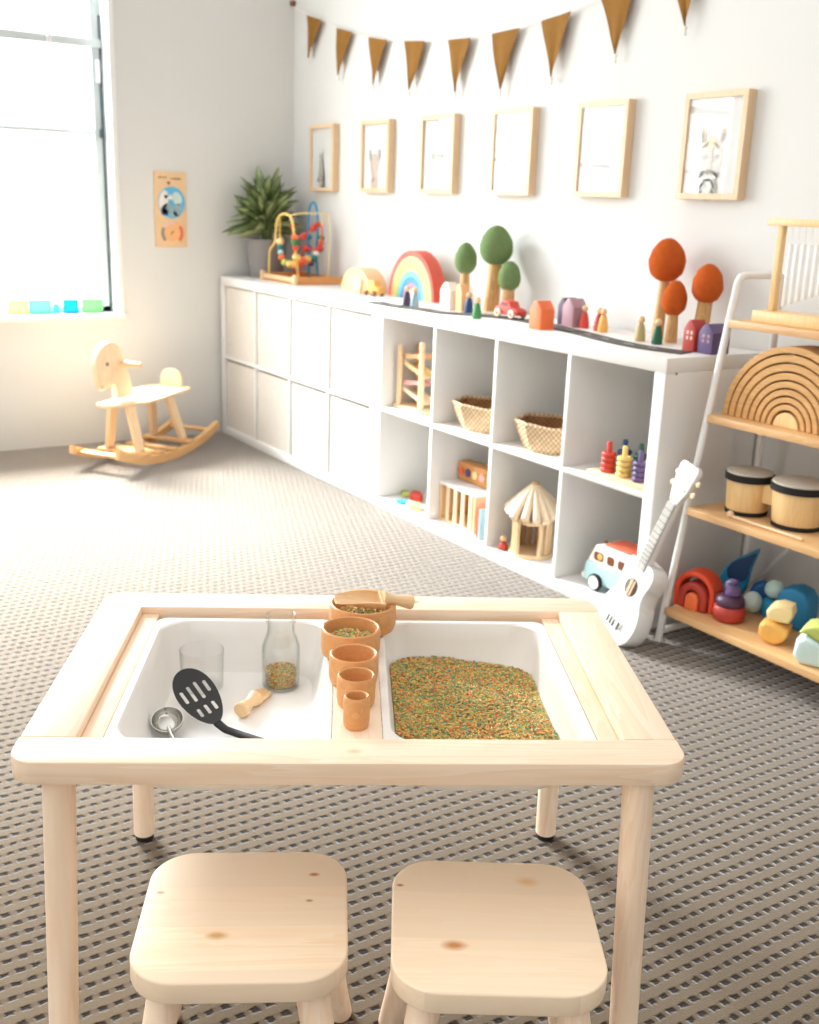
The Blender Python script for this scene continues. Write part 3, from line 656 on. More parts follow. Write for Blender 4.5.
for k, (xa, xb) in enumerate(FX):
    cx = xa; hw = 0.1155; hh = 0.1465; D = 0.032
    t = thing('framed_print', FN[k], 'picture', (cx, 0, 1.325), 0, 'framed animal prints on the wall')
    bm = NB(); w = 0.0165
    ro = [(-hw, -hh), (hw, -hh), (hw, hh), (-hw, hh)]; ri = [(-hw+w, -hh+w), (hw-w, -hh+w), (hw-w, hh-w), (-hw+w, hh-w)]
    loops(bm, [[(x, y, z) for x, z in p] for y, p in ((-0.0005, ro), (-D, ro), (-D, ri), (-0.0005, ri), (-0.0005, ro))], cap0=False, cap1=False)
    bmesh.ops.remove_doubles(bm, verts=bm.verts[:], dist=1e-6)
    obj('frame_moulding', bm, M['frame'], t, smooth=20)
    pr = obj('print', box(NB(), -hw+w+0.0002, hw-w-0.0002, -0.022, -0.001, -hh+w+0.0002, hh-w-0.0002), M['paper'], t, smooth=0)
    bm, ms = animal(k); bm.transform(Matrix.Translation((-0.004, -0.0222, -0.018)))
    obj('animal_drawing', bm, ms, pr, smooth=0)
    obj('glass_pane', box(NB(), -hw+w+0.0003, hw-w-0.0003, -0.0285, -0.027, -hh+w+0.0003, hh-w-0.0003), M['frameglass'], t, smooth=0)

# ------------------------------------------------------------------ bunting
flags = [((0.172, 1.953), (0.318, 1.916), (0.195, 1.768)), ((0.458, 1.868), (0.592, 1.838), (0.482, 1.674)), ((0.737, 1.804), (0.890, 1.778), (0.787, 1.613)),
         ((1.028, 1.761), (1.174, 1.747), (1.070, 1.575)), ((1.325, 1.736), (1.473, 1.729), (1.392, 1.548)), ((1.601, 1.730), (1.756, 1.733), (1.672, 1.541)),
         ((1.884, 1.742), (2.035, 1.755), (1.951, 1.562)), ((2.168, 1.780), (2.315, 1.802), (2.254, 1.607)), ((2.450, 1.845), (2.600, 1.880), (2.538, 1.658)), ((2.74, 1.925), (2.885, 1.975), (2.83, 1.75))]
t = thing('bunting', 'mustard linen triangle bunting strung along the white wall', 'bunting', (1.68, -0.02, 1.73))
bo = Vector((1.68, -0.02, 1.73))
sp = [(-0.0, 2.02)] + [p for f in flags for p in f[:2]] + [(3.1, 2.06)]
sp[0] = (0.004, 2.012)
obj('string', sweep(NB(), [Vector((x, -0.018, z))-bo for x, z in sp], 0.0022, 8), M['string'], t)
obj('hook', cyl(NB(), Vector((0.012, -0.001, 2.022))-bo, Vector((0.012, -0.022, 2.022))-bo, 0.012, seg=16, rnd=0.003), COL['brown'], t)
for i, (a, b, c) in enumerate(flags):
    bm = NB(); n = 12; m = 8; G = {}
    a_, b_, c_ = Vector((a[0], 0, a[1])), Vector((b[0], 0, b[1])), Vector((c[0], 0, c[1]))
    ph = i*1.7
    for side in (0, 1):
        for j in range(n+1):
            for k in range(m+1):
                u = k/m; v = j/n; wv = 1-v*0.985
                p = (a_*(1-u)+b_*u)*(1-v) + c_*v
                bulge = 0.012*math.sin(u*PI*1.3+ph)*(0.25+v) * (1-v*0.55)
                p.x += 0.006*math.sin(v*5+ph)*(1-v)*(0.5 if 0 < k < m else 1)
                p.y = -0.021 - abs(bulge) - (0.0012 if side else 0); G[side, j, k] = bm.verts.new(p-bo)
    for j in range(n):
        for k in range(m):
            bm.faces.new([G[0, j, k], G[0, j, k+1], G[0, j+1, k+1], G[0, j+1, k]]); bm.faces.new([G[1, j, k], G[1, j+1, k], G[1, j+1, k+1], G[1, j, k+1]])
    for j in range(n):
        for k in (0, m): bm.faces.new([G[0, j, k], G[0, j+1, k], G[1, j+1, k], G[1, j, k]])
    for k in range(m):
        for j in (0, n): bm.faces.new([G[0, j, k], G[0, j, k+1], G[1, j, k+1], G[1, j, k]])
    fo = obj('flag', bm, M['mustard'], t, smooth=60)
    bm = NB(); ball(bm, c_+Vector((0, -0.022, -0.006))-bo, 0.006, 12); cyl(bm, c_+Vector((0, -0.022, -0.010))-bo, c_+Vector((0, -0.022, -0.026))-bo, 0.003, 0.005, 10)
    obj('tassel', bm, M['string'], fo)

# ------------------------------------------------------------------ poster board on the window wall
t = thing('wall_chart', 'narrow wooden chart with a blue illustrated disc hung on the window wall', 'wall chart', (0.0, -0.635, 1.072))
def poy(pts, x, mi, bm, th=0.0015): prism(bm, pts, x, x+th, mi=mi, M=Matrix(((0, 0, 1, 0), (1, 0, 0, 0), (0, 1, 0, 0), (0, 0, 0, 1))))
obj('board', box(NB(), 0.0005, 0.008, -0.077, 0.077, -0.168, 0.168, 0.002), wood('chart_wood', rgb(238, 202, 158), rgb(224, 180, 132), 'z', 2, contrast=0.6), t)
bm = NB(); poy(ell(0.004, 0.032, 0.066, 0.072), 0.008, 0, bm)
for (a, b, ra, rb, r, mi) in ((-0.035, 0.04, 0.022, 0.045, -10, 1), (0.03, 0.05, 0.022, 0.030, 20, 4), (-0.02, 0.005, 0.03, 0.022, 30, 2), (-0.03, -0.012, 0.018, 0.014, 10, 3), (0.0, 0.055, 0.014, 0.010, 0, 1), (-0.022, 0.058, 0.009, 0.008, 0, 5), (0.03, 0.0, 0.02, 0.03, -20, 6), (0.01, -0.02, 0.022, 0.012, 0, 6)):
    poy(ell(a, b, ra, rb, r), 0.0096, mi, bm, 0.0006)
obj('illustrated_disc', bm, [COL['sky'], COL['white'], COL['bluegrey'], COL['blue'], COL['paleaqua'], COL['brown'], COL['bluegrey']], t)
bm = NB()
def ringpts(r0, r1, a0, a1, cx, cz, n=16): return [(cx+r1*math.cos(math.radians(a0+(a1-a0)*k/n)), cz+r1*math.sin(math.radians(a0+(a1-a0)*k/n))) for k in range(n+1)] + [(cx+r0*math.cos(math.radians(a1+(a0-a1)*k/n)), cz+r0*math.sin(math.radians(a1+(a0-a1)*k/n))) for k in range(n+1)]
poy(ringpts(0.040, 0.054, -45, 40, 0.004, -0.105), 0.008, 0, bm); poy(ringpts(0.040, 0.054, 40, 75, 0.004, -0.105), 0.008, 1, bm); poy(ringpts(0.040, 0.054, 75, 150, 0.004, -0.105), 0.008, 2, bm); poy(ringpts(0.040, 0.054, 150, 225, 0.004, -0.105), 0.008, 3, bm); poy(ell(0.004, -0.105, 0.039, 0.039), 0.008, 1, bm, 0.0008)
obj('colour_dial', bm, [COL['coral'], COL['peach'], COL['blush'], COL['grey']], t)
bm = NB(); poy([(0.0, -0.112), (0.010, -0.096), (0.006, -0.094), (-0.003, -0.110)], 0.0095, 0, bm); obj('pointer', bm, COL['brown'], t)
bm = NB(); cyl(bm, (0.0078, -0.008, 0.118), (0.0095, -0.008, 0.118), 0.007, seg=16); obj('hanging_hole', bm, COL['brown'], t)
bm = NB()
for (s, L, n_) in ((-0.058, 0.042, 5), (0.0, 0.052, 7)):     # two words, too blurred in the photo to read
    pts_ = [Vector((0.0088, s + L*k/(n_*6), 0.142 - 0.004*(s > -0.01) + 0.005*math.sin(k*1.05+s*40)*(0.6+0.4*math.sin(k*2.3)))) for k in range(n_*6+1)]
    sweep(bm, pts_, 0.0014, 6)
obj('lettering', bm, paint('chart_ink', rgb(150, 100, 60), 0.7), t)

# ------------------------------------------------------------------ translucent tiles on the sill
tl = [(-1.53, -1.395, 'lemonwhite', (206, 214, 190), 'palest green window tile, at the left edge of the photo'), (-1.375, -1.289, 'lime', (216, 212, 138), 'yellow-green translucent tile on the window sill'),
      (-1.286, -1.188, 'mint', (124, 206, 172), 'mint green translucent tile beside the yellow-green one on the sill'), (-1.180, -1.152, 'sky', (90, 184, 224), 'tiny blue translucent tile on the sill'),
      (-1.134, -1.066, 'cyan', (10, 156, 208), 'larger blue translucent tile on the sill'), (-1.048, -0.955, 'green', (132, 196, 130), 'leaf green translucent tile on the sill nearest the corner')]
for i, (a, b, k, c, lab) in enumerate(tl):
    t = thing('translucent_tile', lab, 'toy tile', (-0.060, (a+b)/2, WZ0+0.0025), 0, 'coloured translucent tiles on the window sill')
    w = (b-a)/2; h = 0.062 if w > 0.02 else 0.045
    obj('tile_face', box(NB(), -0.002, 0.002, -w+0.003, w-0.003, 0.003, h-0.003), tinted_plastic('tile_' + k + str(i), rgb(*c)), t, smooth=0)
    bm = NB(); 
    loops(bm, [[(x, y, z) for y, z in p] for x, p in ((-0.003, [(-w, 0), (w, 0), (w, h), (-w, h)]), (0.003, [(-w, 0), (w, 0), (w, h), (-w, h)]), (0.003, [(-w+.004, .004), (w-.004, .004), (w-.004, h-.004), (-w+.004, h-.004)]), (-0.003, [(-w+.004, .004), (w-.004, .004), (w-.004, h-.004), (-w+.004, h-.004)]), (-0.003, [(-w, 0), (w, 0), (w, h), (-w, h)]))], cap0=False, cap1=False)
    bmesh.ops.remove_doubles(bm, verts=bm.verts[:], dist=1e-6)
    obj('tile_edge', bm, tinted_plastic('tile_edge_' + k + str(i), rgb(*c)), t, smooth=0)

# ------------------------------------------------------------------ rocking horse (local: +x towards the head, +y towards the camera side)
hd = math.atan2(-0.82, 0.57)
T = thing('rocking_horse', 'pale wooden rocking horse on the carpet under the window', 'rocking horse', (0.36, -0.90, 0), hd)
# local y axis = left of heading; the near side is +y rotated => n=(0.82,0.57)
headp = [(0.337, 0.352), (0.356, 0.44), (0.352, 0.485), (0.335, 0.515), (0.305, 0.534), (0.268, 0.541), (0.228, 0.534), (0.198, 0.513), (0.178, 0.47), (0.150, 0.40), (0.112, 0.2945), (0.228, 0.2945), (0.238, 0.36), (0.272, 0.356), (0.312, 0.345)]
hb_ = obj('head_board', prism(NB(), headp, -0.014, 0.014, 0.003, 2, M=XZ()), M['horse'], T)
bm = NB()
for s in (-1, 1): cyl(bm, (0.287, s*0.0138, 0.452), (0.287, s*0.0152, 0.452), 0.0075, seg=14)
obj('eye', bm, COL['brown'], hb_)
bm = NB(); cyl(bm, (0.326, 0.0138, 0.362), (0.326, 0.0150, 0.362), 0.004, seg=10); obj('nostril', bm, COL['brown'], hb_)
obj('handle', cyl(NB(), (0.196, -0.115, 0.445), (0.196, 0.115, 0.445), 0.0125, seg=20, rnd=0.003), M['beech_pale'], T)
# curved seat: rings along x
prof = [(0.325, 0.026, 0.286), (0.29, 0.045, 0.282), (0.23, 0.056, 0.279), (0.16, 0.066, 0.277), (0.11, 0.080, 0.276), (0.05, 0.100, 0.281), (-0.02, 0.112, 0.290), (-0.10, 0.112, 0.294), (-0.17, 0.105, 0.292), (-0.215, 0.085, 0.291), (-0.228, 0.06, 0.291)]
rings = []
for x, w, z in prof: rings.append([(x, -w, z-0.009), (x, -w+0.004, z-0.013), (x, w-0.004, z-0.013), (x, w, z-0.009), (x, w, z-0.002), (x, w-0.004, z+0.002), (x, -w+0.004, z+0.002), (x, -w, z-0.002)])
obj('seat', loops(NB(), rings), M['horse'], T)
bp_ = [(-0.056, 0.293), (0.056, 0.293)] + [(0.056-0.05+0.05*math.cos(a), 0.325+0.05*math.sin(a)) for a in [PI/2*k/8 for k in range(9)]] + [(-0.056+0.05-0.05*math.sin(a), 0.325+0.05*math.cos(a)) for a in [PI/2*k/8 for k in range(9)]]
bm = prism(NB(), bp_, -0.009, 0.009, 0.003, 2, M=YZ()); bm.transform(Matrix.Translation((-0.188, 0, 0))); obj('backrest', bm, M['horse'], T)
RY = 0.116
def rk(x): return 0.48*x*x + 0.2*x**4
for s in (-1, 1):
    xs = [-0.385 + 0.77*k/28 for k in range(29)]
    pts_ = [(x, rk(x)) for x in xs] + [(x*0.985, rk(x)+0.036) for x in xs[::-1]]
    obj('rocker', prism(NB(), pts_, s*RY-0.0125, s*RY+0.0125, 0.003, 2, M=XZ()), M['horse_rocker'], T)
    for (xt, xb_) in ((0.188, 0.176), (-0.088, -0.150)):
        zb = rk(xb_)+0.0512; zt = 0.2645 if xt > 0 else 0.277
        bm = NB(); w0, w1 = 0.022, 0.027
        loops(bm, [[(xb_+a*w0, s*0.080+b, zb) for a, b in ((-1, -0.011), (1, -0.011), (1, 0.011), (-1, 0.011))], [(xt+a*w1, s*0.044+b, zt) for a, b in ((-1, -0.011), (1, -0.011), (1, 0.011), (-1, 0.011))]])
        bmesh.ops.bevel(bm, geom=bm.edges[:], offset=0.003, segments=2, affect='EDGES'); obj('leg', bm, M['horse'], T)
for x, w in ((0.335, 0.020), (0.176, 0.026), (0.08, 0.022), (-0.02, 0.022), (-0.150, 0.026), (-0.33, 0.020)):
    z = rk(x); zz = z + (0.0365 if abs(x) < 0.25 else 0.012)
    hwid = RY+0.0125 if abs(x) < 0.25 else RY-0.0130
    obj('cross_slat', box(NB(), x-w, x+w, -hwid, hwid, zz+0.0005, zz+0.014, 0.003), M['horse_rocker'], T)

# ------------------------------------------------------------------ plant
ZK = KH + 0.0004
T = thing('potted_plant', 'leafy variegated plant in a grey pot in the corner, on the shelf top', 'potted plant', (0.125, -0.205, ZK))
obj('pot', lathe(NB(), [(0, 0), (0.072, 0), (0.076, 0.004), (0.096, 0.165), (0.097, 0.18), (0.091, 0.18), (0.088, 0.150), (0, 0.150)], seg=40), M['grey_pot'], T)
obj('soil', lathe(NB(), [(0, 0.151), (0.0875, 0.151), (0.083, 0.158), (0, 0.166)], seg=24), M['soil'], T)
stems = NB(); lv = NB(); uvl = lv.loops.layers.uv.new('UVMap')
def leaf(base, d, L, Wd, droop):
    d = Vector(d).normalized(); up = Vector((0, 0, 1)); side = d.cross(up)
    if side.length < 0.1: side = Vector((1, 0, 0))
    side.normalize(); side = Matrix.Rotation(rnd.uniform(-1.1, 1.1), 3, d) @ side; n = 9; rows = []
    for k in range(n+1):
        t = k/n; p = Vector(base) + d*L*t - up*droop*L*t*t
        w = Wd*math.sin(PI*min(1, t*0.93+0.07))**0.75*(1-0.35*t)
        if k == n: w = 0.0006
        dd = (d - up*2*droop*t).normalized(); nn = side.cross(dd).normalized()
        rows.append([(p + side*w*q + nn*abs(q)*w*0.35, (q*0.5+0.5, t)) for q in (-1, -0.5, 0, 0.5, 1)])
    V = [[(lv.verts.new(p), uv) for p, uv in r] for r in rows]
    for k in range(n):
        for j in range(4):
            q = [V[k][j], V[k][j+1], V[k+1][j+1], V[k+1][j]]; f = lv.faces.new([x[0] for x in q])
            for l, x in zip(f.loops, q): l[uvl].uv = x[1]
rnd = random.Random(11)
for i in range(150):
    az = i*2.399963 + rnd.uniform(-.2, .2); f = i/149; el = math.radians(-14 + 98*f**0.85 + rnd.uniform(-8, 8))
    h = 0.20 + 0.12*f + rnd.uniform(0, 0.04)
    base = Vector((0.03*math.cos(az), 0.03*math.sin(az), h)); L = rnd.uniform(0.13, 0.19)
    d = Vector((math.cos(az)*math.cos(el), math.sin(az)*math.cos(el), math.sin(el)))
    for L in (L, L*0.8, L*0.62):
        tip = base + d*L; wx, wy, dz = tip.x+0.125, tip.y-0.205, rnd.uniform(0.08, 0.30)
        if wx > 0.022 and wy < -0.022 and not (wx > 0.20 and wy > -0.31 and tip.z-dz*L < 0.33):
            leaf(base, d, L, rnd.uniform(0.025, 0.033), dz); break
for i in range(9):
    a = i*0.7; sweep(stems, [(0.02*math.cos(a), 0.02*math.sin(a), 0.157), (0.028*math.cos(a), 0.028*math.sin(a), 0.24), (0.02*math.cos(a), 0.02*math.sin(a), 0.33)], 0.005, 8)
obj('stems', stems, M['stem'], T)
me = bpy.data.meshes.new('foliage'); lv.to_mesh(me); lv.free(); me.materials.append(M['leaf'])
for p in me.polygons: p.use_smooth = True
link('foliage', me, T)

# ------------------------------------------------------------------ bead maze
T = thing('bead_maze', 'wire bead maze with coloured beads on an orange wooden base, beside the plant', 'bead maze', (0.402, -0.155, ZK))
bm = NB(); hx, hy = 0.175, 0.125
obj('base_board', box(NB(), -hx+0.006, hx-0.006, -hy+0.006, hy-0.006, 0.002, 0.010), M['orangewood'], T)
for s in (-1, 1):
    obj('base_rail', box(NB(), -hx+0.0125, hx-0.0125, min(s*hy, s*(hy-0.012)), max(s*hy, s*(hy-0.012)), 0.0102, 0.030, 0.002), M['beech_pale'] if s < 0 else M['orangewood'], T)
    obj('base_side', box(NB(), min(s*hx, s*(hx-0.012)), max(s*hx, s*(hx-0.012)), -hy+0.0125, hy, 0.0, 0.034, 0.002), M['orangewood'], T)
    obj('corner_post', box(NB(), min(s*hx, s*(hx-0.020))-0.002, max(s*hx, s*(hx-0.020))+0.002, -hy-0.006, -hy+0.012, 0, 0.042, 0.003), M['beech_pale'], T)
def wire(pts_, c, r=0.0042): return obj('wire', sweep(NB(), catmull(pts_, 7), r, 10), COL[c], T)
wire([(-0.155, -0.095, 0.012), (-0.150, -0.095, 0.10), (-0.14, -0.095, 0.14), (-0.09, -0.095, 0.175), (-0.075, -0.095, 0.25), (-0.05, -0.095, 0.288), (0.0, -0.095, 0.302), (0.06, -0.095, 0.295), (0.09, -0.095, 0.26), (0.098, -0.09, 0.20), (0.09, -0.08, 0.14), (0.06, -0.06, 0.09), (0.03, -0.03, 0.012)], 'yellow', 0.0055)
wire([(-0.07, -0.08, 0.297), (-0.07, -0.08, 0.24), (-0.068, -0.08, 0.17), (-0.06, -0.08, 0.12), (-0.03, -0.075, 0.085), (0.02, -0.05, 0.075), (0.03, 0.0, 0.09), (0.02, 0.05, 0.11), (0.03, 0.08, 0.17), (0.02, 0.09, 0.24), (0.03, 0.1, 0.306)], 'yellow', 0.0035)
wire([(0.06, -0.095, 0.297), (0.09, -0.05, 0.308), (0.08, 0.05, 0.31), (0.05, 0.10, 0.306), (0.055, 0.108, 0.29), (0.06, 0.11, 0.20), (0.055, 0.108, 0.08), (0.05, 0.105, 0.012)], 'paleyellow', 0.0035)
wire([(-0.10, 0.09, 0.012), (-0.092, 0.08, 0.20), (-0.085, 0.08, 0.32), (-0.055, 0.08, 0.356), (-0.02, 0.08, 0.34), (0.0, 0.08, 0.26), (-0.01, 0.08, 0.12), (-0.01, 0.09, 0.012)], 'cyan', 0.0055)
wire([(-0.14, 0.03, 0.012), (-0.13, 0.02, 0.20), (-0.10, 0.0, 0.245), (-0.05, -0.02, 0.215), (-0.02, 0.0, 0.20), (0.03, 0.03, 0.235), (0.06, 0.05, 0.27), (0.08, 0.06, 0.22), (0.05, 0.05, 0.15), (-0.02, 0.03, 0.15), (-0.05, 0.02, 0.10), (-0.05, 0.02, 0.012)], 'red', 0.0042)
for (x, y, z, r, c) in ((-0.069, -0.08, 0.178, 0.015, 'paleyellow'), (-0.066, -0.08, 0.152, 0.012, 'teal'), (-0.062, -0.08, 0.130, 0.012, 'mint'), (-0.050, -0.08, 0.108, 0.013, 'orange'), (-0.030, -0.075, 0.086, 0.014, 'lime'), (0.0, -0.062, 0.080, 0.016, 'yellow'), (0.022, -0.045, 0.082, 0.017, 'amber'),
                        (0.03, -0.018, 0.094, 0.020, 'coral'), (0.028, 0.012, 0.104, 0.016, 'amber'), (0.022, 0.035, 0.085, 0.013, 'purple'), (0.022, 0.048, 0.108, 0.017, 'teal'), (0.025, 0.06, 0.13, 0.013, 'white'), (0.029, 0.075, 0.152, 0.015, 'red'), (0.030, 0.082, 0.178, 0.012, 'orange'), (0.027, 0.085, 0.20, 0.012, 'green'),
                        (0.098, -0.09, 0.205, 0.013, 'orange'), (0.096, -0.088, 0.183, 0.014, 'green'), (0.09, -0.08, 0.158, 0.013, 'red'), (0.078, -0.07, 0.115, 0.016, 'yellow'), (-0.10, 0.0, 0.245, 0.012, 'red'), (-0.005, 0.01, 0.205, 0.014, 'red'), (0.04, 0.037, 0.245, 0.015, 'red'), (0.0, 0.08, 0.26, 0.012, 'red'), (-0.02, 0.03, 0.15, 0.016, 'red'), (-0.092, 0.08, 0.20, 0.014, 'cyan'), (-0.095, 0.083, 0.15, 0.014, 'blue')):
    obj('bead', ball(NB(), (x, y, z), (r*1.2, r*1.2, r*1.1), 14), COL[c], T)

# ------------------------------------------------------------------ shelf-top toys
def arch_stack(name, label, cat, loc, radii, depth, cols, ky=1.0, rotz=0, core=None, gap=0.0012):
    t = thing(name, label, cat, loc, rotz)
    for (ro, ri), c in zip(radii, cols):
        obj('arch', prism(NB(), arch_pts(ro-gap/2, ri+gap/2, 30, ky), -depth/2, depth/2, 0.0015, 1, M=XZ()), c, t)
    if core: obj('core', prism(NB(), arch_pts(core[0]-gap, 0, 20, ky), -depth/2, depth/2, 0.0015, 1, M=XZ()), core[1], t)
    return t
arch_stack('arch_stacker', 'pale natural wood arch stacker left of the rainbow on the shelf top', 'toy arch', (0.935, -0.135, ZK), [(0.125, 0.098), (0.098, 0.070), (0.070, 0.045)], 0.085, [M['beech_pale'], M['toywood'], M['toywood']], 0.80, core=(0.045, M['toywood']))
r0 = 0.168; st = 0.0185
arch_stack('rainbow_stacker', 'painted wooden rainbow stacker with a red outer arch on the shelf top', 'toy rainbow', (1.292, -0.098, ZK), [(r0-st*i, r0-st*(i+1)) for i in range(7)], 0.062,
           [colm('rb_red', 214, 84, 62), colm('rb_peach', 244, 184, 140), colm('rb_yellow', 238, 204, 124), colm('rb_green', 176, 200, 134), colm('rb_aqua', 116, 188, 204), colm('rb_blue', 62, 146, 200), colm('rb_mauve', 196, 136, 150)], 1.13, core=(r0-7*st, COL['pink']))
# small wooden animal and truck
T = thing('toy_animal', 'little pale wooden four-legged toy animal in front of the arch stacker', 'toy animal', (1.045, -0.225, ZK), math.radians(-10))
an = [(-0.030, 0), (-0.014, 0), (-0.012, 0.022), (0.010, 0.022), (0.012, 0), (0.027, 0), (0.030, 0.034), (0.038, 0.026), (0.043, 0.030), (0.040, 0.055), (0.026, 0.066), (0.012, 0.056), (-0.018, 0.058), (-0.032, 0.046)]
obj('animal_body', prism(NB(), an, -0.010, 0.010, 0.003, 2, M=XZ()), M['toywood'], T)
T = thing('toy_truck', 'small amber toy truck with dark wheels beside the rainbow', 'toy vehicle', (1.135, -0.205, ZK), math.radians(15))
tr = [(-0.040, 0.010), (0.042, 0.010), (0.042, 0.034), (0.022, 0.040), (0.014, 0.062), (-0.020, 0.062), (-0.026, 0.040), (-0.040, 0.038)]
obj('truck_body', prism(NB(), tr, -0.018, 0.018, 0.003, 2, M=XZ()), COL['amber'], T)
for x in (-0.024, 0.024):
    for s in (-1, 1): obj('wheel', cyl(NB(), (x, s*0.0185, 0.0115), (x, s*0.026, 0.0115), 0.0115, seg=20, rnd=0.002), COL['brown'], T)

def felt_tree(x, y, label, th, tr_, cw, c0, c1, mat, lean=(0, 0), cat='toy tree', grp=None, flat=1.0):
    t = thing('felt_tree', label, cat, (x, y, ZK), 0, grp)
    bx = (lean[0], lean[1])
    obj('trunk', sweep(NB(), catmull([(0, 0, 0), (bx[0]*0.4, bx[1]*0.4, th*0.4), (bx[0], bx[1], th)], 4), [tr_*1.12 - tr_*0.25*k/8 for k in range(9)], 16), M['trunk'], t)
    cz = (c0+c1)/2; hh = (c1-c0)/2; pr = []
    for k in range(15):
        a = -PI/2 + PI*k/14; pr.append((max(0, cw*math.cos(a)*(1.0 - 0.13*math.sin(a))) if 0 < k < 14 else 0, hh*math.sin(a)))
    bm = lathe(NB(), pr, (bx[0], bx[1], cz), 28)
    for v in bm.verts:
        v.co.x += 0.0012*math.sin(v.co.z*180+v.co.y*150); v.co.y += 0.0012*math.sin(v.co.z*150+v.co.x*190)
    obj('crown', bm, mat, t, smooth=80); return t
G1, G2 = 'green felt trees on the shelf top', 'rust felt trees on the shelf top'
felt_tree(1.598, -0.085, 'green felt tree of middle height, left of the tallest green one', 0.145, 0.019, 0.042, 0.118, 0.236, M['felt_green'], grp=G1)
felt_tree(1.770, -0.085, 'tallest green felt tree on a thick wooden trunk', 0.185, 0.0265, 0.060, 0.162, 0.304, M['felt_green'], (0.012, 0), grp=G1)
felt_tree(1.868, -0.085, 'smallest green felt tree, standing behind the red toy car', 0.105, 0.023, 0.040, 0.078, 0.184, M['felt_green'], grp=G1)
felt_tree(2.606, -0.085, 'tallest rust felt tree on a slim trunk', 0.195, 0.017, 0.054, 0.168, 0.296, M['felt_rust'], (0.012, 0), grp=G2)
felt_tree(2.700, -0.125, 'smallest rust felt tree, in front of the tallest rust one', 0.10, 0.0175, 0.036, 0.076, 0.180, M['felt_rust'], grp=G2)
felt_tree(2.762, -0.075, 'rust felt tree nearest the white ladder shelf, behind the red house', 0.14, 0.023, 0.044, 0.118, 0.232, M['felt_rust'], (0.012, 0), grp=G2)

def house(x, y, w, d, h, mat, label, rotz=0, windows=None):
    t = thing('toy_house', label, 'toy house', (x, y, ZK), math.radians(rotz), 'small wooden houses on the shelf top')
    p = [(-w/2, 0), (w/2, 0), (w/2, h*0.72), (w*0.12, h), (-w*0.12, h), (-w/2, h*0.72)]
    b = obj('house_block', prism(NB(), p, -d/2, d/2, 0.002, 2, M=XZ()), mat, t)
    if windows:
        bm = NB()
        for (a, c) in ((-0.2, 0.38), (0.14, 0.38), (-0.2, 0.55), (0.14, 0.55)): box(bm, a*w, (a+0.16)*w, -d/2-0.0006, -d/2-0.0001, c*h, (c+0.11)*h)
        obj('window_marks', bm, windows, b)
    return t
house(1.700, -0.222, 0.060, 0.045, 0.098, COL['white'], 'white wooden house block beside the painted rainbow')
house(1.764, -0.212, 0.040, 0.036, 0.096, COL['peach'], 'peach wooden house block touching the white one')
house(2.305, -0.290, 0.056, 0.056, 0.088, COL['orange'], 'orange wooden house block alone at the front edge of the shelf top', 0)
house(2.226, -0.112, 0.042, 0.056, 0.088, COL['darkpurple'], 'dark plum wooden house block behind the mauve one')
house(2.275, -0.128, 0.054, 0.060, 0.090, COL['mauve'], 'mauve wooden house block behind the orange house')
house(2.866, -0.205, 0.042, 0.052, 0.086, COL['brick'], 'brick red wooden house block with pale windows', 0, COL['blush'])
house(2.920, -0.190, 0.052, 0.070, 0.080, COL['purple'], 'purple wooden house block with pale windows at the end of the shelf top', 0, COL['mauve'])

def peg(x, y, mat, label, h=0.074, z=None):
    t = thing('peg_doll', label, 'peg doll', (x, y, ZK if z is None else z), 0, 'peg dolls on the shelf top')
    obj('doll_body', lathe(NB(), [(0, 0), (0.0150, 0), (0.0162, 0.002), (0.0155, 0.018), (0.0115, h*0.56), (0.0075, h*0.70), (0, h*0.71)], seg=20), mat, t)
    obj('doll_head', ball(NB(), (0, 0, h*0.70+0.0105), 0.0105, 14), M['skin'], t); return t
peg(1.530, -0.298, COL['darkpurple'], 'plum peg doll in front of the painted rainbow')
peg(1.580, -0.296, COL['bluegrey'], 'grey-blue peg doll in front of the painted rainbow')
peg(1.818, -0.222, COL['navy'], 'navy peg doll beside the peach house')
peg(1.995, -0.315, COL['green'], 'bright green peg doll alone at the shelf front')
peg(2.325, -0.128, COL['red'], 'orange-red peg doll beside the mauve house, left of the darker red one')
peg(2.393, -0.128, COL['brick'], 'dark red peg doll behind the yellow one')
peg(2.428, -0.142, COL['amber'], 'yellow peg doll beside the red pair')
peg(2.640, -0.190, COL['olive'], 'olive peg doll in front of the tall rust tree')
peg(2.716, -0.197, COL['darkgreen'], 'dark green peg doll in front of the small rust tree')

# flexible road track
cl = catmull([(1.385, -0.315), (1.43, -0.338), (1.56, -0.345), (1.70, -0.325), (1.82, -0.305), (1.92, -0.225), (2.05, -0.185), (2.17, -0.185), (2.30, -0.215), (2.42, -0.235), (2.52, -0.262), (2.62, -0.282), (2.74, -0.310), (2.83, -0.300), (2.90, -0.262)] and
             [(p[0], p[1], 0) for p in [(1.385, -0.352), (1.46, -0.362), (1.58, -0.356), (1.70, -0.330), (1.80, -0.318), (1.90, -0.250), (2.02, -0.195), (2.17, -0.190), (2.30, -0.215), (2.41, -0.236), (2.52, -0.262), (2.62, -0.285), (2.74, -0.300), (2.82, -0.292), (2.90, -0.270)]], 8)
T = thing('road_track', 'grey flexible toy road winding along the front of the shelf top', 'toy road', (2.1, -0.25, ZK))
def ribbon(hw, z0, z1, seq=cl, off=0.0):
    L = []
    for i, p in enumerate(seq):
        d = (seq[min(i+1, len(seq)-1)] - seq[max(i-1, 0)]).normalized(); n = Vector((-d.y, d.x, 0)); p = p - Vector((2.1, -0.25, 0))
        a, b = p + n*(off+hw), p + n*(off-hw)
        L.append([(a.x, a.y, z0), (b.x, b.y, z0), (b.x, b.y, z1), (a.x, a.y, z1)])
    return loops(NB(), L)
rd = obj('road_surface', ribbon(0.034, 0, 0.0035), M['track'], T, smooth=20)
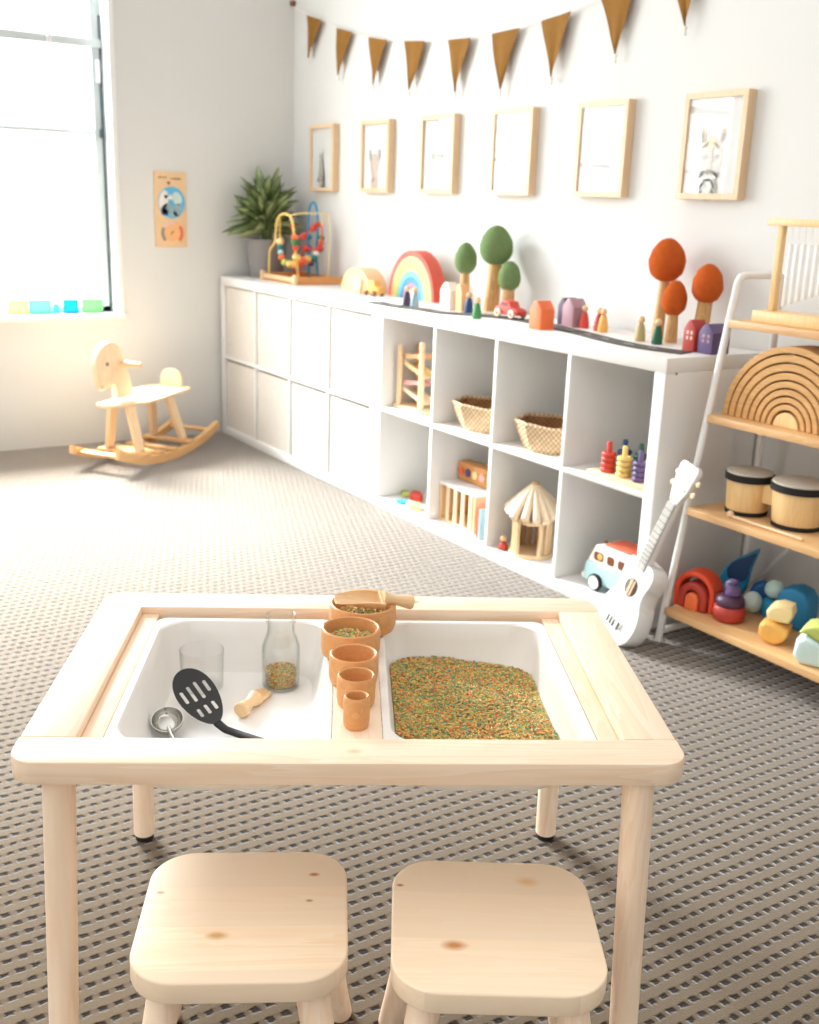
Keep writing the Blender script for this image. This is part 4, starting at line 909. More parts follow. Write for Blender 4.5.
for i in range(4, len(cl)-6, 8):
    obj('lane_dash', ribbon(0.0015, 0.0036, 0.0040, cl[i:i+4]), M['trackline'], rd, smooth=0)
# red toy car
T = thing('toy_car', 'red wooden toy car with cream wheels under the smallest green tree', 'toy vehicle', (2.018, -0.190, ZK+0.0042), math.radians(2))
cp = [(-0.060, 0.010), (0.060, 0.010), (0.062, 0.024), (0.052, 0.033), (0.026, 0.036), (0.014, 0.055), (-0.024, 0.057), (-0.040, 0.038), (-0.058, 0.034)]
obj('car_body', prism(NB(), cp, -0.022, 0.022, 0.004, 3, M=XZ()), COL['red'], T)
obj('car_window', prism(NB(), [(-0.028, 0.039), (0.014, 0.039), (0.008, 0.051), (-0.021, 0.052)], -0.0224, 0.0224, M=XZ()), COL['burgundy'], T)
for x in (-0.036, 0.036):
    for s in (-1, 1):
        w_ = obj('wheel', cyl(NB(), (x, s*0.0225, 0.0145), (x, s*0.031, 0.0145), 0.0145, seg=24, rnd=0.002), COL['cream'] if x < 0 else COL['blush'], T)
        obj('hub', cyl(NB(), (x, s*0.0311, 0.0145), (x, s*0.0325, 0.0145), 0.005, seg=14), COL['brown'], w_)

# ------------------------------------------------------------------ inside the open compartments
ZM, ZB = 0.3954, 0.0404
def comp(i): return KX[1] + 0.04 + 0.351*i
# ramp tower
T = thing('ball_ramp_tower', 'wooden zigzag ball ramp tower between two pale posts', 'ball ramp', (1.615, -0.30, ZM))
obj('base', box(NB(), -0.075, 0.13, -0.055, 0.06, 0, 0.012, 0.003), M['toywood'], T)
for (x, y, h, m_) in ((-0.052, -0.040, 0.235, 'toywood'), (0.095, -0.040, 0.262, 'toywood'), (0.095, 0.045, 0.25, 'orangewood'), (-0.052, 0.045, 0.235, 'orangewood')):
    obj('post', cyl(NB(), (x, y, 0.0122), (x, y, h), 0.0105, seg=16, rnd=0.004), M[m_], T)
for z, s, c in ((0.198, -0.4, 'peach'), (0.150, 1, 'paleyellow'), (0.100, -0.4, 'pink'), (0.052, 1, 'cream')):
    Mx = Matrix.Translation((0.022, 0.002, z)) @ Matrix.Rotation(s*math.radians(14), 4, 'Y')
    bm = box(NB(), -0.072, 0.072, -0.022, 0.022, -0.006, -0.001, 0.001, M=Mx)
    for q in (-1, 1): box(bm, -0.072, 0.072, min(q*0.022, q*0.030), max(q*0.022, q*0.030), -0.006, 0.010, 0.0015, M=Mx)
    obj('ramp', bm, COL[c], T)
# baskets
def basket(x, y, label):
    t = thing('seagrass_basket', label, 'basket', (x, y, ZM), 0, 'seagrass baskets in the open shelf')
    n = 8; bm = NB(); rows = []
    H = 0.085; seg = 48
    def ringat(f, z, rw): 
        out = []
        for k in range(seg):
            a = 2*PI*k/seg; c8 = 1.0/ max(math.cos((a % (PI/4)) - PI/8), 0.9)*0.965
            out.append((0.130*f*c8*math.cos(a)*rw, 0.112*f*c8*math.sin(a)*rw, z + (0.004*(math.cos(2*a)**2)*(z/H)**3)))
        return out
    out_ = []; 
    for k in range(17):
        z = H*k/16; out_.append(ringat(0.70+0.30*(z/H)**0.8 + (0.006 if k % 2 else 0), z, 1))
    bm = loops(NB(), out_, cap0=True, cap1=False); obj('basket_wall', bm, M['seagrass'], t)
    in_ = [ringat(0.70+0.30*(H*k/8/H)**0.8 - 0.05, max(0.008, H*k/8), 1) for k in range(9)][::-1]
    bm = loops(NB(), in_, cap0=False, cap1=True); obj('basket_lining', bm, M['seagrass_in'], t)
    rim = [Vector(p) for p in ringat(0.977, H+0.001, 1)]
    obj('rim', sweep(NB(), rim, 0.0062, 8, closed=True), M['seagrass'], t); return t
basket(2.030, -0.274, 'woven seagrass basket beside the ball ramp tower')
basket(2.382, -0.276, 'woven seagrass basket above the twig hut')
# ring stacker
T = thing('ring_stacker', 'wooden ring stacking board with six pegs of coloured rings', 'ring stacker', (2.788, -0.330, ZM))
obj('base', box(NB(), -0.114, 0.114, -0.060, 0.060, 0, 0.014, 0.003), M['toywood'], T)
for (x, y, c) in ((-0.058, -0.030, 'red'), (0.006, -0.030, 'yellow'), (0.070, -0.030, 'purple'), (-0.058, 0.032, 'navy'), (0.006, 0.032, 'darkgreen'), (0.070, 0.032, 'orange')):
    obj('peg', cyl(NB(), (x, y, 0.0142), (x, y, 0.104), 0.0085, 0.0075, seg=16, rnd=0.003), COL[c], T)
    for k in range(4):
        bm = NB(); rr, tt = 0.0160, 0.0078
        ringp = [Vector((x+rr*math.cos(2*PI*j/24), y+rr*math.sin(2*PI*j/24), 0.0142+tt*0.96+k*tt*1.92)) for j in range(24)]
        obj('ring', sweep(bm, ringp, tt*0.95, 10, closed=True, flat=(0.75, 1.0)), COL[c], T)
# puzzle blocks
def fan(x, y, r, a0, a1, c, label, z=ZB, h=0.016, rz=0):
    p = [(0, 0)] + arc(r, a0, a1, 12)
    o = obj('puzzle_block', prism(NB(), p, 0, h, 0.003, 2), COL[c]); o.location = (x, y, z+0.0002); o.rotation_euler = (0, 0, rz)
    return tag(o, label, 'toy block', 'loose toy blocks in the lower left compartment')
fan(1.575, -0.320, 0.050, 60, 150, 'lime', 'pale green fan-shaped block lying leftmost in the lower compartment')
fan(1.625, -0.318, 0.050, 20, 130, 'red', 'red fan-shaped block lying in the lower compartment', h=0.030)
fan(1.645, -0.330, 0.055, 250, 350, 'cyan', 'light blue fan-shaped block lying at the front of the lower compartment', h=0.012)
fan(1.700, -0.280, 0.060, 30, 150, 'yellow', 'yellow fan-shaped block lying behind the red one in the lower compartment', h=0.034)
fan(1.730, -0.335, 0.055, 200, 330, 'peach', 'peach fan-shaped block lying rightmost at the front of the lower compartment', h=0.020)
fan(1.765, -0.270, 0.050, 20, 160, 'green', 'green fan-shaped block lying behind the others in the lower compartment', h=0.036)
# slatted crate with a box on top and two books
T = thing('slatted_crate', 'small wooden crate with vertical slats in the lower compartment', 'crate', (1.990, -0.282, ZB))
w, d, h = 0.108, 0.075, 0.143
obj('crate_base', box(NB(), -w, w, -d, d, 0, 0.010, 0.001), M['beech_pale'], T)
obj('crate_lid', box(NB(), -w-0.002, w+0.002, -d-0.002, d+0.002, h-0.010, h, 0.001), M['trimwhite'], T)
for s in (-1, 1): obj('side_panel', box(NB(), min(s*w, s*(w-0.010)), max(s*w, s*(w-0.010)), -d, d, 0.0102, h-0.0102, 0.001), M['beech_pale'], T)
obj('back_panel', box(NB(), -w+0.0102, w-0.0102, d-0.008, d, 0.0102, h-0.0102), M['beech'], T)
for k in range(4):
    x = -w + 0.050 + k*0.046; obj('slat', box(NB(), x-0.009, x+0.009, -d, -d+0.007, 0.0102, h-0.0102, 0.001), M['toywood'], T)
T = thing('peg_puzzle_box', 'small brown wooden box with coloured round knobs, on top of the slatted crate', 'toy box', (1.955, -0.255, ZB+h+0.0005))
obj('box_body', box(NB(), -0.070, 0.100, -0.028, 0.028, 0, 0.068, 0.008, 3), M['orangewood'], T)
for k, c in enumerate(('orange', 'purple', 'paleyellow', 'pink')):
    obj('knob', cyl(NB(), (-0.046+k*0.042, -0.0282, 0.036), (-0.046+k*0.042, -0.035, 0.036), 0.0155, seg=20, rnd=0.003), COL[c], T)
for k, (x, c, l) in enumerate(((2.142, 'coral', 'thin coral book standing at the right end of the slatted crate'), (2.155, 'bluegrey', 'thin grey-blue book standing beside the coral one'))):
    T = thing('picture_book', l, 'book', (x, -0.328, ZB), 0, 'thin books in the lower compartment')
    obj('cover', loops(NB(), [[(a, b, z) for a, b in ((-0.005, -0.05), (0.005, -0.05), (0.005, 0.045), (0.0035, 0.045), (0.0035, -0.0485), (-0.0035, -0.0485), (-0.0035, 0.045), (-0.005, 0.045))] for z in (0, 0.108)]), COL[c], T, smooth=20)
    obj('pages', box(NB(), -0.0034, 0.0034, -0.048, 0.043, 0.002, 0.106), M['paper'], T)
# twig hut
T = thing('twig_hut', 'rustic twig playhouse with a pointed stick roof in the lower compartment', 'toy hut', (2.355, -0.310, ZB), math.radians(12)); T.scale = (0.86, 0.86, 1.0)
obj('hut_floor', lathe(NB(), [(0, 0), (0.083, 0), (0.086, 0.004), (0.084, 0.014), (0, 0.014)], seg=28), M['stick'], T)
rnd = random.Random(5)
view = math.atan2(-0.55*4, 0.83*3.2)      # doorway turned towards the room
for k in range(16):
    a = 2*PI*k/16; da = abs((a - math.radians(-62) + PI) % (2*PI) - PI)
    if da < 0.52: continue
    x, y = 0.068*math.cos(a), 0.068*math.sin(a)
    obj('wall_log', sweep(NB(), [(x, y, 0.0142), (x*1.02+rnd.uniform(-.003, .003), y*1.02, 0.07), (x, y, 0.128)], [0.0105, 0.0095, 0.0105], 10), M['stick'] if da < 1.7 else M['trunk'], T)
for s in (-0.55, 0.55):
    a = math.radians(-62)+s; x, y = 0.078*math.cos(a), 0.078*math.sin(a)
    obj('door_post', sweep(NB(), [(x, y, 0.0142), (x*1.06, y*1.04, 0.07), (x*1.0, y, 0.125)], [0.009, 0.0075, 0.009], 10), M['stick'], T)
a0, a1 = math.radians(-62)-0.85, math.radians(-62)+0.75
obj('lintel', sweep(NB(), catmull([(0.084*math.cos(a0), 0.084*math.sin(a0), 0.132), (0.085*math.cos(math.radians(-62)), 0.085*math.sin(math.radians(-62)), 0.122), (0.084*math.cos(a1), 0.084*math.sin(a1), 0.126)], 5), 0.008, 10), M['stick'], T)
for k in range(15):
    a = 2*PI*k/15 + rnd.uniform(-.09, .09); L = rnd.uniform(0.090, 0.116)
    obj('roof_stick', sweep(NB(), [(0.010*math.cos(a), 0.010*math.sin(a), 0.232), (L*0.55*math.cos(a), L*0.55*math.sin(a), 0.186), (L*math.cos(a), L*math.sin(a), 0.136+rnd.uniform(-.004, .006))], [0.0085, 0.0145, 0.0165], 10), M['stick_pale'], T)
obj('roof_knob', ball(NB(), (0, 0, 0.236), (0.017, 0.017, 0.011), 14), M['trunk'], T)
peg(2.278, -0.368, COL['brick'], 'tiny dark red figure at the doorway of the twig hut', 0.040, ZB)
# van
T = thing('toy_van', 'pale blue and white toy camper van with black tyres', 'toy vehicle', (2.764, -0.306, ZB)); T.scale = (1, 1, 0.95)
vb = [(-0.098, 0.020), (0.100, 0.020), (0.100, 0.082), (-0.098, 0.082)]
obj('lower_body', prism(NB(), [(-0.101, 0.022), (0.101, 0.022), (0.103, 0.035), (0.101, 0.084), (-0.096, 0.084), (-0.103, 0.06), (-0.103, 0.032)], -0.050, 0.050, 0.005, 3, M=XZ()), colm('van_blue', 176, 212, 214), T)
obj('upper_body', prism(NB(), [(-0.095, 0.0842), (0.100, 0.0842), (0.094, 0.140), (0.084, 0.150), (-0.050, 0.150), (-0.064, 0.144)], -0.047, 0.047, 0.005, 3, M=XZ()), colm('van_cream', 246, 232, 222), T)
obj('roof_rack', box(NB(), -0.030, 0.085, -0.040, 0.040, 0.1502, 0.158, 0.003), COL['coral'], T)
bm = NB(); cyl(bm, (-0.048, -0.020, 0.149), (-0.048, -0.020, 0.157), 0.005, seg=12); obj('roof_light', bm, COL['brown'], T)
for x0_, x1_, c in ((-0.066, -0.026, 'brown'), (-0.010, 0.020, 'brown'), (0.036, 0.066, 'brown')):
    obj('side_window', prism(NB(), rrect(x0_, x1_, 0.096, 0.124, 0.009, 5), -0.0478, 0.0478, M=XZ()), COL[c], T)
obj('driver', ball(NB(), (-0.040, -0.0476, 0.110), (0.012, 0.002, 0.011), 12), COL['amber'], T)
obj('bumper', box(NB(), -0.118, -0.1035, -0.046, 0.046, 0.022, 0.040, 0.004), COL['white'], T)
for x in (-0.044, 0.064):
    for s in (-1, 1):
        w_ = obj('wheel', cyl(NB(), (x, s*0.0505, 0.0275), (x, s*0.062, 0.0275), 0.0275, seg=32, rnd=0.003), M['rubber'], T)
        obj('hubcap', cyl(NB(), (x, s*0.0622, 0.0275), (x, s*0.0635, 0.0275), 0.0210, seg=24), COL['white'], w_)

# ------------------------------------------------------------------ ladder shelf
LX0, LX1 = 3.035, 3.66
T = thing('ladder_shelf', 'white metal leaning ladder shelf with four wooden boards at the right', 'shelf', (LX0, -0.09, 0))
L0 = Vector((LX0, -0.09, 0))
for x in (LX0, LX1):
    pth = [(x, -0.41, 0.004), (x, -0.41+0.154*0.5, 0.49), (x, -0.2555, 0.972), (x, -0.246, 0.984), (x, -0.232, 0.988), (x, -0.10, 0.988), (x, -0.089, 0.984), (x, -0.084, 0.972), (x, -0.084, 0.004)]
    obj('side_frame', sweep(NB(), [Vector(p)-L0 for p in pth], 0.0100, 14), M['white'], T)
    obj('foot_bar', sweep(NB(), [Vector(p)-L0 for p in ((x, -0.395, 0.034), (x, -0.096, 0.034))], 0.009, 12), M['white'], T)
for z in (0.878, 0.632, 0.384, 0.106):
    yf = -0.41 + 0.1545*z/0.972 - 0.016
    obj('shelf_board', box(NB(), 0.0102, LX1-LX0-0.0102, yf-L0.y, -0.100-L0.y, z-0.020, z, 0.002), M['shelfwood'], T)
obj('cross_brace', sweep(NB(), [Vector(p)-L0 for p in ((LX0+0.008, -0.086, 0.10), (LX1-0.008, -0.086, 0.86))], 0.006, 10), M['white'], T)
# chime
ZS1 = 0.8783
T = thing('tube_chime', 'wooden tabletop chime with a row of white hanging tubes on the top board', 'chime', (3.275, -0.215, ZS1))
obj('base', box(NB(), -0.180, 0.180, -0.045, 0.045, 0, 0.028, 0.002), M['drumwood'], T)
for x in (-0.154, 0.150): obj('post', box(NB(), x-0.008, x+0.008, -0.009, 0.009, 0.0282, 0.2368, 0.001), M['drumwood'], T)
obj('top_bar', box(NB(), -0.192, 0.178, -0.013, 0.013, 0.237, 0.255, 0.002), M['drumwood'], T)
for k in range(12):
    x = -0.122 + 0.0195*k; zb = 0.042 + 0.0075*k
    tb = obj('tube', cyl(NB(), (x, 0, zb), (x, 0, 0.195), 0.0058, seg=14, rnd=0.001), M['trimwhite'], T)
    obj('cord', sweep(NB(), [(x, 0, 0.1952), (x, 0, 0.2368)], 0.0008, 6), M['string'], tb)
# natural stacker
rr = [0.203, 0.182, 0.160, 0.138, 0.117, 0.097, 0.078, 0.060, 0.042]
arch_stack('arch_stacker', 'large natural wood arch stacker of nested arches on the ladder shelf', 'toy arch', (3.254, -0.238, 0.6324), list(zip(rr, rr[1:])), 0.082, [M['stackwood']]*8, 1.0, core=(0.042, M['drumwood']), gap=0.0045)
# bongos
T = thing('bongo_drums', 'pair of pale wooden bongo drums with black bands on the ladder shelf', 'drums', (3.222, -0.248, 0.3844), math.radians(6))
for (x, rb, rt, h) in ((-0.072, 0.052, 0.061, 0.114), (0.076, 0.060, 0.072, 0.118)):
    sh = obj('shell', lathe(NB(), [(0, 0.001), (rb, 0.001), (rb+0.001, 0.004), (rt-0.002, h-0.012), (rt-0.003, h-0.008), (0, h-0.008)], (x, 0, 0), 40), M['drumwood'], T)
    obj('bottom_band', lathe(NB(), [(rb-0.004, 0), (rb+0.0022, 0), (rb+0.0028, 0.011), (rb+0.0005, 0.0112)], (x, 0, 0), 40), M['rubber'], sh)
    obj('top_band', lathe(NB(), [(rt-0.0015, h-0.024), (rt+0.0018, h-0.024), (rt+0.0026, h-0.008), (rt-0.001, h-0.006), (rt-0.003, h-0.0075)], (x, 0, 0), 40), M['rubber'], sh)
    obj('drum_skin', lathe(NB(), [(0, h), (rt-0.010, h), (rt-0.002, h-0.002), (rt-0.0005, h-0.0055), (0, h-0.0055)], (x, 0, 0), 40), M['drumskin'], sh)
obj('bridge', box(NB(), -0.019, 0.016, -0.020, 0.020, 0.040, 0.090, 0.004), M['drumwood'], T)
T = thing('drum_mallet', 'thin wooden mallet lying in front of the bongo drums', 'mallet', (3.28, -0.338, 0.3935), math.radians(-1))
obj('stick', cyl(NB(), (-0.105, 0, -0.0045), (0.115, 0, -0.0045), 0.0042, seg=12, rnd=0.001), M['toywood'], T)
obj('mallet_head', ball(NB(), (-0.113, 0, 0.0), 0.0092, 14), M['toywood'], T)

# coloured nature blocks on the bottom board
ZS = 0.1064
def blob(name, bm, mat, label, loc, rotz=0, cat='toy block', smooth=50):
    o = obj(name, bm, mat, None, smooth); o.location = loc; o.rotation_euler = (0, 0, rotz); return tag(o, label, cat, 'coloured nature blocks on the bottom board')
def hshoe(ro, ri, d, z0): return prism(NB(), arch_pts(ro, ri, 26, 1.0, 0.03), -d/2, d/2, 0.006, 3, M=XZ())
blob('arch_block', prism(NB(), arch_pts(0.060, 0.044, 26, 1.0, 0.047), -0.030, 0.030, 0.006, 3, M=XZ()), COL['flame'], 'large orange-red arch block, the outermost of the nested red blocks', (3.085, -0.325, ZS), math.radians(14))
blob('arch_block', prism(NB(), arch_pts(0.0425, 0.021, 26, 1.0, 0.034), -0.032, 0.026, 0.006, 3, M=XZ()), COL['brick'], 'dark red arch block nested inside the orange-red one', (3.085, -0.329, ZS), math.radians(14))
blob('dome_block', prism(NB(), arch_pts(0.019, 0, 16, 1.0, 0.030), -0.036, 0.026, 0.005, 3, M=XZ()), COL['orange'], 'small orange dome block in the middle of the red arches', (3.085, -0.329, ZS), math.radians(14))
blob('bowl_block', lathe(NB(), [(0, 0), (0.034, 0), (0.041, 0.008), (0.0425, 0.028), (0.040, 0.045), (0.036, 0.049), (0, 0.049)], seg=32), COL['brick'], 'red bowl-shaped block under the dark purple one', (3.190, -0.322, ZS))
blob('dome_block', lathe(NB(), [(0, 0.0495), (0.036, 0.0495), (0.039, 0.056), (0.036, 0.072), (0.024, 0.082), (0, 0.086)], seg=32), COL['darkpurple'], 'dark purple dome block stacked on the red bowl-shaped one', (3.190, -0.322, ZS))
bm = sweep(NB(), catmull([(0.006, 0, 0.0835), (0.004, 0, 0.098), (-0.004, 0.0, 0.112), (0.006, 0.0, 0.124), (0.016, 0.004, 0.130)], 4), [0.020]*4 + [0.019, 0.018, 0.0175, 0.017] + [0.016, 0.0145, 0.013, 0.012] + [0.010, 0.008, 0.006, 0.004] + [0.001], 16)
blob('cone_block', bm, COL['purple'], 'purple curled cone block at the top of the red and purple stack', (3.190, -0.322, ZS+0.001))
for o in bpy.data.objects:
    if o.name.split('.')[0] in ('bowl_block', 'cone_block') or o.get('label', '').startswith('dark purple dome'): o.scale = (1, 1, 0.86)
drop = [(0.0, 0), (0.022, 0.003), (0.038, 0.018), (0.046, 0.045), (0.048, 0.075), (0.055, 0.105), (0.064, 0.135), (0.066, 0.148), (0.052, 0.140), (0.028, 0.122), (0.0, 0.105), (-0.022, 0.085), (-0.036, 0.055), (-0.034, 0.025), (-0.02, 0.005)]
Mz = Matrix.Rotation(math.radians(18), 4, 'Z')
T = thing('drop_block', 'tall blue drop-shaped block with a darker blue inner piece, at the back of the board', 'toy block', (3.068, -0.172, ZS+0.0005), math.radians(30), 'coloured nature blocks on the bottom board')
obj('drop_body', prism(NB(), [(x*0.95, y) for x, y in drop], -0.026, 0.026, 0.007, 3, M=XZ()), COL['cyan'], T)
inner = [(x*0.72+0.012, y*0.62+0.052) for x, y in drop]
obj('drop_inset', prism(NB(), inner, -0.0285, -0.0262, 0.0008, 1, M=XZ()), COL['navy'], T)
blob('pebble_block', ball(NB(), (0, 0, 0.030), (0.027, 0.026, 0.030), 18), COL['paleaqua'], 'upright pale grey pebble block behind the purple stack', (3.185, -0.225, ZS))
wv = [(-0.045, 0), (0.045, 0), (0.043, 0.02), (0.03, 0.045), (0.012, 0.060), (-0.012, 0.066), (-0.032, 0.055), (-0.043, 0.03)]
blob('wave_block', prism(NB(), wv, -0.02, 0.02, 0.008, 3, M=XZ()), COL['blue'], 'dark blue wave block at the back, under the pale pebble', (3.160, -0.140, ZS), math.radians(40))
blob('pebble_block', ball(NB(), (0, 0, 0.0), (0.030, 0.024, 0.026), 18, M=Matrix.Rotation(math.radians(-20), 4, 'Y')), COL['mint'], 'pale mint pebble block resting on top of the small teal block', (3.226, -0.190, ZS+0.074))
blob('wedge_block', lathe(NB(), [(0, 0), (0.022, 0), (0.024, 0.006), (0.022, 0.040), (0.017, 0.046), (0, 0.048)], seg=20), COL['cyan'], 'small teal block under the pale mint pebble', (3.222, -0.196, ZS))
bk = [(-0.042, 0), (0.042, 0), (0.046, 0.04), (0.044, 0.085), (0.030, 0.105), (0.0, 0.112), (-0.03, 0.103), (-0.042, 0.085), (-0.045, 0.04)]
blob('block', prism(NB(), bk, -0.033, 0.033, 0.010, 3, M=XZ()), colm('ocean', 26, 128, 176), 'big rounded ocean blue block right of the pale pebbles', (3.306, -0.200, ZS), math.radians(10))
ab = [(0.0258, 0.0103), (0.0344, 0.0241), (0.0344, 0.043), (0.0189, 0.0499), (0.0, 0.0533), (-0.0206, 0.0568), (-0.0353, 0.0447), (-0.0361, 0.0224), (-0.0241, 0.0069), (-0.0034, 0.0), (0.0103, 0.0)]
blob('block', prism(NB(), ab, -0.034, 0.034, 0.009, 3, M=XZ()), COL['amber'], 'amber yellow rounded block under the paler yellow one', (3.348, -0.332, ZS), math.radians(26))
py_ = [(-0.0103, 0.0), (0.0292, 0.0017), (0.0361, 0.0241), (0.031, 0.0447), (0.0034, 0.0482), (-0.0189, 0.0396), (-0.0292, 0.0241), (-0.0258, 0.0069)]
blob('block', prism(NB(), py_, -0.030, 0.030, 0.009, 3, M=XZ()), COL['paleyellow'], 'pale yellow block tipped on top of the amber one', (3.350, -0.326, ZS+0.0575), math.radians(26))
pq = [(-0.058, 0.020), (-0.040, 0.0), (0.060, 0.0), (0.064, 0.05), (0.030, 0.050), (0.0, 0.062), (-0.030, 0.074), (-0.054, 0.058)]
blob('block', prism(NB(), pq, -0.040, 0.040, 0.012, 3, M=XZ()), COL['paleaqua'], 'pale aqua rounded block at the right edge of the photo', (3.495, -0.348, ZS), math.radians(24))
lm = [(-0.050, 0.060+0.018), (-0.028, 0.078), (0.0, 0.066), (0.030, 0.054), (0.062, 0.054), (0.060, 0.085), (0.030, 0.102), (-0.01, 0.105), (-0.04, 0.094)]
blob('block', prism(NB(), lm, -0.038, 0.038, 0.006, 3, M=XZ()), COL['lime'], 'lime green block lying over the pale aqua one', (3.495, -0.348, ZS), math.radians(24))

# ------------------------------------------------------------------ ukulele
base = Vector((2.956, -0.530, 0.003)); top = Vector((3.069, -0.392, 0.510))
A = (top-base); UL = A.length; A.normalize(); Nn = Vector((-0.20, -1, 0.0)); Nn = (Nn - A*Nn.dot(A)).normalized(); S = A.cross(Nn)   # S: across
T = thing('ukulele', 'white ukulele leaning against the ladder shelf beside the cube shelf', 'ukulele', base)
MU = Matrix(((S.x, A.x, Nn.x, 0), (S.y, A.y, Nn.y, 0), (S.z, A.z, Nn.z, 0), (0, 0, 0, 1)))
half = catmull([(0.0, 0.0, 0), (0.045, 0.008, 0), (0.074, 0.035, 0), (0.084, 0.075, 0), (0.076, 0.115, 0), (0.060, 0.145, 0), (0.057, 0.170, 0), (0.064, 0.200, 0), (0.062, 0.225, 0), (0.045, 0.242, 0), (0.0, 0.247, 0)], 5)
ol = [(p.x, p.y) for p in half[:-1]] + [(-p.x, p.y) for p in half[:0:-1]]
bm = NB(); prism(bm, ol, -0.054, 0.0, 0.003, 2); bm.transform(MU); bd = obj('body', bm, M['uke'], T)
bm = NB(); prism(bm, [(0.026*math.cos(2*PI*k/28), 0.166+0.026*math.sin(2*PI*k/28)) for k in range(28)], 0.0001, 0.0008); bm.transform(MU); obj('sound_hole', bm, M['dark'], bd)
bm = NB()
for x in (-0.008, 0.006): prism(bm, [(x-0.0035, 0.144), (x+0.0035, 0.144), (x+0.0035, 0.188), (x-0.0035, 0.188)], 0.0009, 0.0014)
bm.transform(MU); obj('inside_label', bm, COL['peach'], bd)
bm = NB(); box(bm, -0.034, 0.034, 0.050, 0.068, 0.0002, 0.006, 0.002); bm.transform(MU); br = obj('bridge', bm, M['uke'], T)
bm = NB()
for k, x in enumerate((-0.024, -0.010, 0.004)): box(bm, x-0.0035, x+0.0035, 0.046, 0.066, 0.0062, 0.0072, M=Matrix.Translation((0, 0, 0)) @ Matrix.Shear('XZ', 4, (0, 0)))
box(bm, 0.022, 0.030, 0.046, 0.068, 0.0062, 0.0074); box(bm, -0.03, 0.016, 0.0668, 0.0682, 0.0062, 0.0070)
bm.transform(MU); obj('bridge_ties', bm, COL['black'], br)
bm = NB(); prism(bm, [(-0.018, 0.238), (0.018, 0.238), (0.016, 0.427), (-0.016, 0.427)], -0.020, 0.0, 0.005, 3); bm.transform(MU); obj('neck', bm, M['uke'], T)
bm = NB(); prism(bm, [(-0.0185, 0.222), (0.0185, 0.222), (0.0165, 0.424), (-0.0165, 0.424)], 0.0003, 0.0042, 0.001, 1); bm.transform(MU); fb = obj('fretboard', bm, M['fretboard'], T)
bm = NB()
for k in range(12): y = 0.424 - 0.36*(1 - 2**(-(k+1)/12)); box(bm, -0.0165, 0.0165, y-0.0013, y+0.0013, 0.0043, 0.0052)
bm.transform(MU); obj('frets', bm, colm('fret', 96, 92, 86), fb)
bm = NB()
for k in range(4): cyl(bm, (-0.0105+0.007*k, 0.060, 0.0078), (-0.010+0.0066*k, 0.428, 0.0062), 0.0006, seg=6)
bm.transform(MU); obj('strings', bm, M['string'], T)
bm = NB(); prism(bm, [(-0.0185, 0.428), (0.0185, 0.428), (0.033, 0.466), (0.040, UL-0.010), (0.032, UL), (-0.032, UL), (-0.040, UL-0.010), (-0.033, 0.466)], -0.016, 0.001, 0.003, 2); bm.transform(MU); hs = obj('headstock', bm, M['uke'], T)
for s in (-1, 1):
    for y in (0.468, 0.500):
        bm = NB(); cyl(bm, (s*0.034, y, -0.010), (s*0.042, y, -0.010), 0.003, seg=10); ball(bm, (s*0.047, y, -0.010), (0.007, 0.009, 0.005), 12); bm.transform(MU); obj('tuning_peg', bm, COL['cream'], hs)
        bm = NB(); cyl(bm, (s*0.018, y, 0.0012), (s*0.018, y, 0.005), 0.004, seg=12); bm.transform(MU); obj('tuning_post', bm, M['steel'], hs)

# ------------------------------------------------------------------ camera
f_px = 1068.155
yaw, pitch, roll = -0.9884890369989664, 0.2805911683425912, -0.03605617290246417
fw = Vector((math.sin(yaw)*math.cos(pitch), math.cos(yaw)*math.cos(pitch), -math.sin(pitch)))
rt = fw.cross(Vector((0, 0, 1))).normalized(); dn = fw.cross(rt)
cc, ss = math.cos(roll), math.sin(roll)
rx = rt*cc + dn*ss; dy = dn*cc - rt*ss
cam = bpy.data.cameras.new('camera'); co = bpy.data.objects.new('camera', cam); C.objects.link(co)
co.matrix_world = Matrix(((rx.x, -dy.x, -fw.x, 4.936288), (rx.y, -dy.y, -fw.y, -2.495315), (rx.z, -dy.z, -fw.z, 1.135826), (0, 0, 0, 1)))
cam.sensor_fit = 'VERTICAL'; cam.sensor_height = 36.0; cam.lens = f_px/1024*36.0
cam.clip_start = 0.05; cam.dof.use_dof = True; cam.dof.focus_distance = 1.48; cam.dof.aperture_fstop = 6.5
bpy.context.scene.camera = co

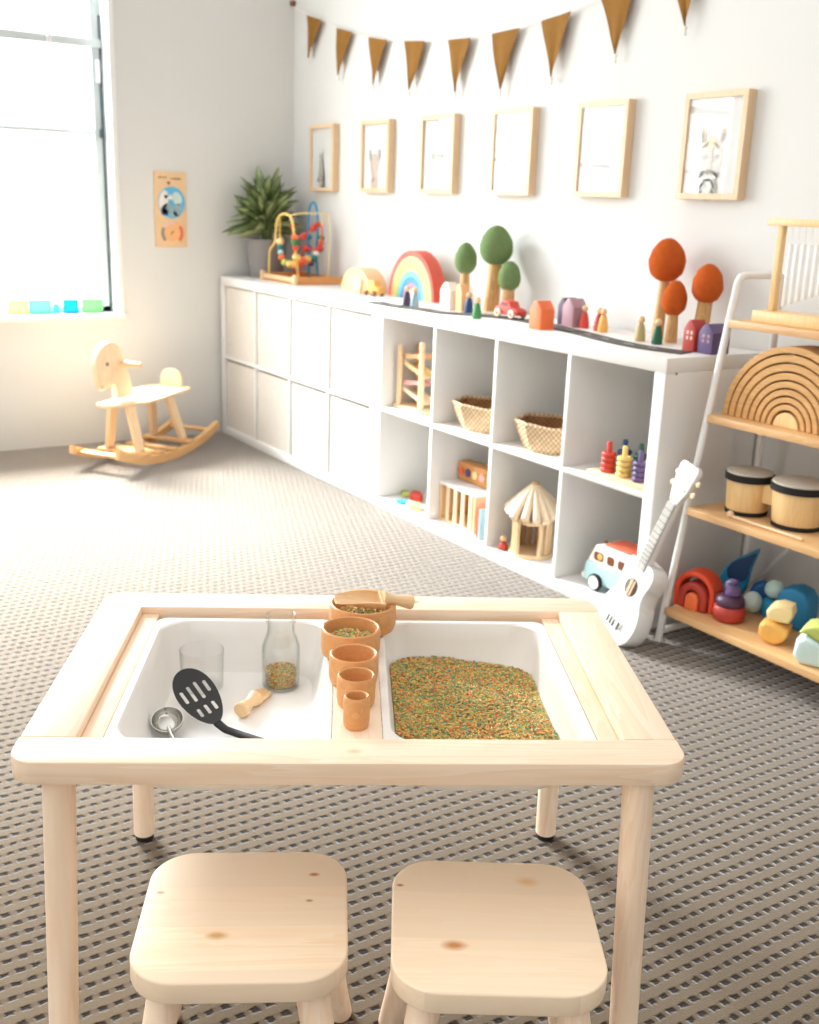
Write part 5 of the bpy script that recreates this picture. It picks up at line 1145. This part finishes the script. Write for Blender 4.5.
# ------------------------------------------------------------------ light
def area(name, loc, target, sx, sy, power, col=(1, 1, 1)):
    l = bpy.data.lights.new(name, 'AREA'); l.shape = 'RECTANGLE'; l.size = sx; l.size_y = sy; l.energy = power; l.color = col
    o = bpy.data.objects.new(name, l); C.objects.link(o); o.location = loc
    o.rotation_euler = (Vector(target)-Vector(loc)).to_track_quat('-Z', 'Y').to_euler(); return o
area('window_daylight', (-0.35, (WY0+WY1)/2, 1.60), (3.0, (WY0+WY1)/2+0.1, 0.0), WY1-WY0+0.4, 2.1, 170, (0.97, 0.985, 1.0))
area('sky_daylight', (-3.2, -2.0, 4.3), (1.2, -1.9, 0.0), 2.6, 2.0, 4600, (0.92, 0.965, 1.0))
w = bpy.data.worlds.new('World'); bpy.context.scene.world = w; w.use_nodes = True
nt = w.node_tree; bg = nt.nodes['Background']; tc = N(nt, 'ShaderNodeTexCoord'); sep = N(nt, 'ShaderNodeSeparateXYZ'); nt.links.new(tc.outputs['Generated'], sep.inputs[0])
st_ = math_(nt, 'MULTIPLY_ADD', sep.outputs[0], -0.45, 0.98); st_ = math_(nt, 'MULTIPLY_ADD', sep.outputs[1], -0.30, st_)     # overcast sky doubling as room fill, graded brighter towards the window side and front
zf = math_(nt, 'MULTIPLY_ADD', math_(nt, 'MAXIMUM', sep.outputs[2], 0.0), 0.55, 0.70)
wf = math_(nt, 'MULTIPLY', math_(nt, 'MULTIPLY_ADD', sep.outputs[0], -2.5, -1.0, clamp=True), 1.6)     # the bright sky outside the window side
st_ = math_(nt, 'MULTIPLY', st_, math_(nt, 'MAXIMUM', zf, wf))
bg.inputs[0].default_value = (1.0, 0.978, 0.945, 1); nt.links.new(st_, bg.inputs[1])
sc = bpy.context.scene
sc.view_settings.view_transform = 'Standard'; sc.view_settings.look = 'None'; sc.view_settings.gamma = 1; sc.view_settings.exposure = 0.24; sc.view_settings.use_curve_mapping = False
sc.cycles.use_denoising = True; sc.cycles.max_bounces = 8; sc.cycles.transparent_max_bounces = 16; sc.cycles.caustics_reflective = False; sc.cycles.caustics_refractive = False
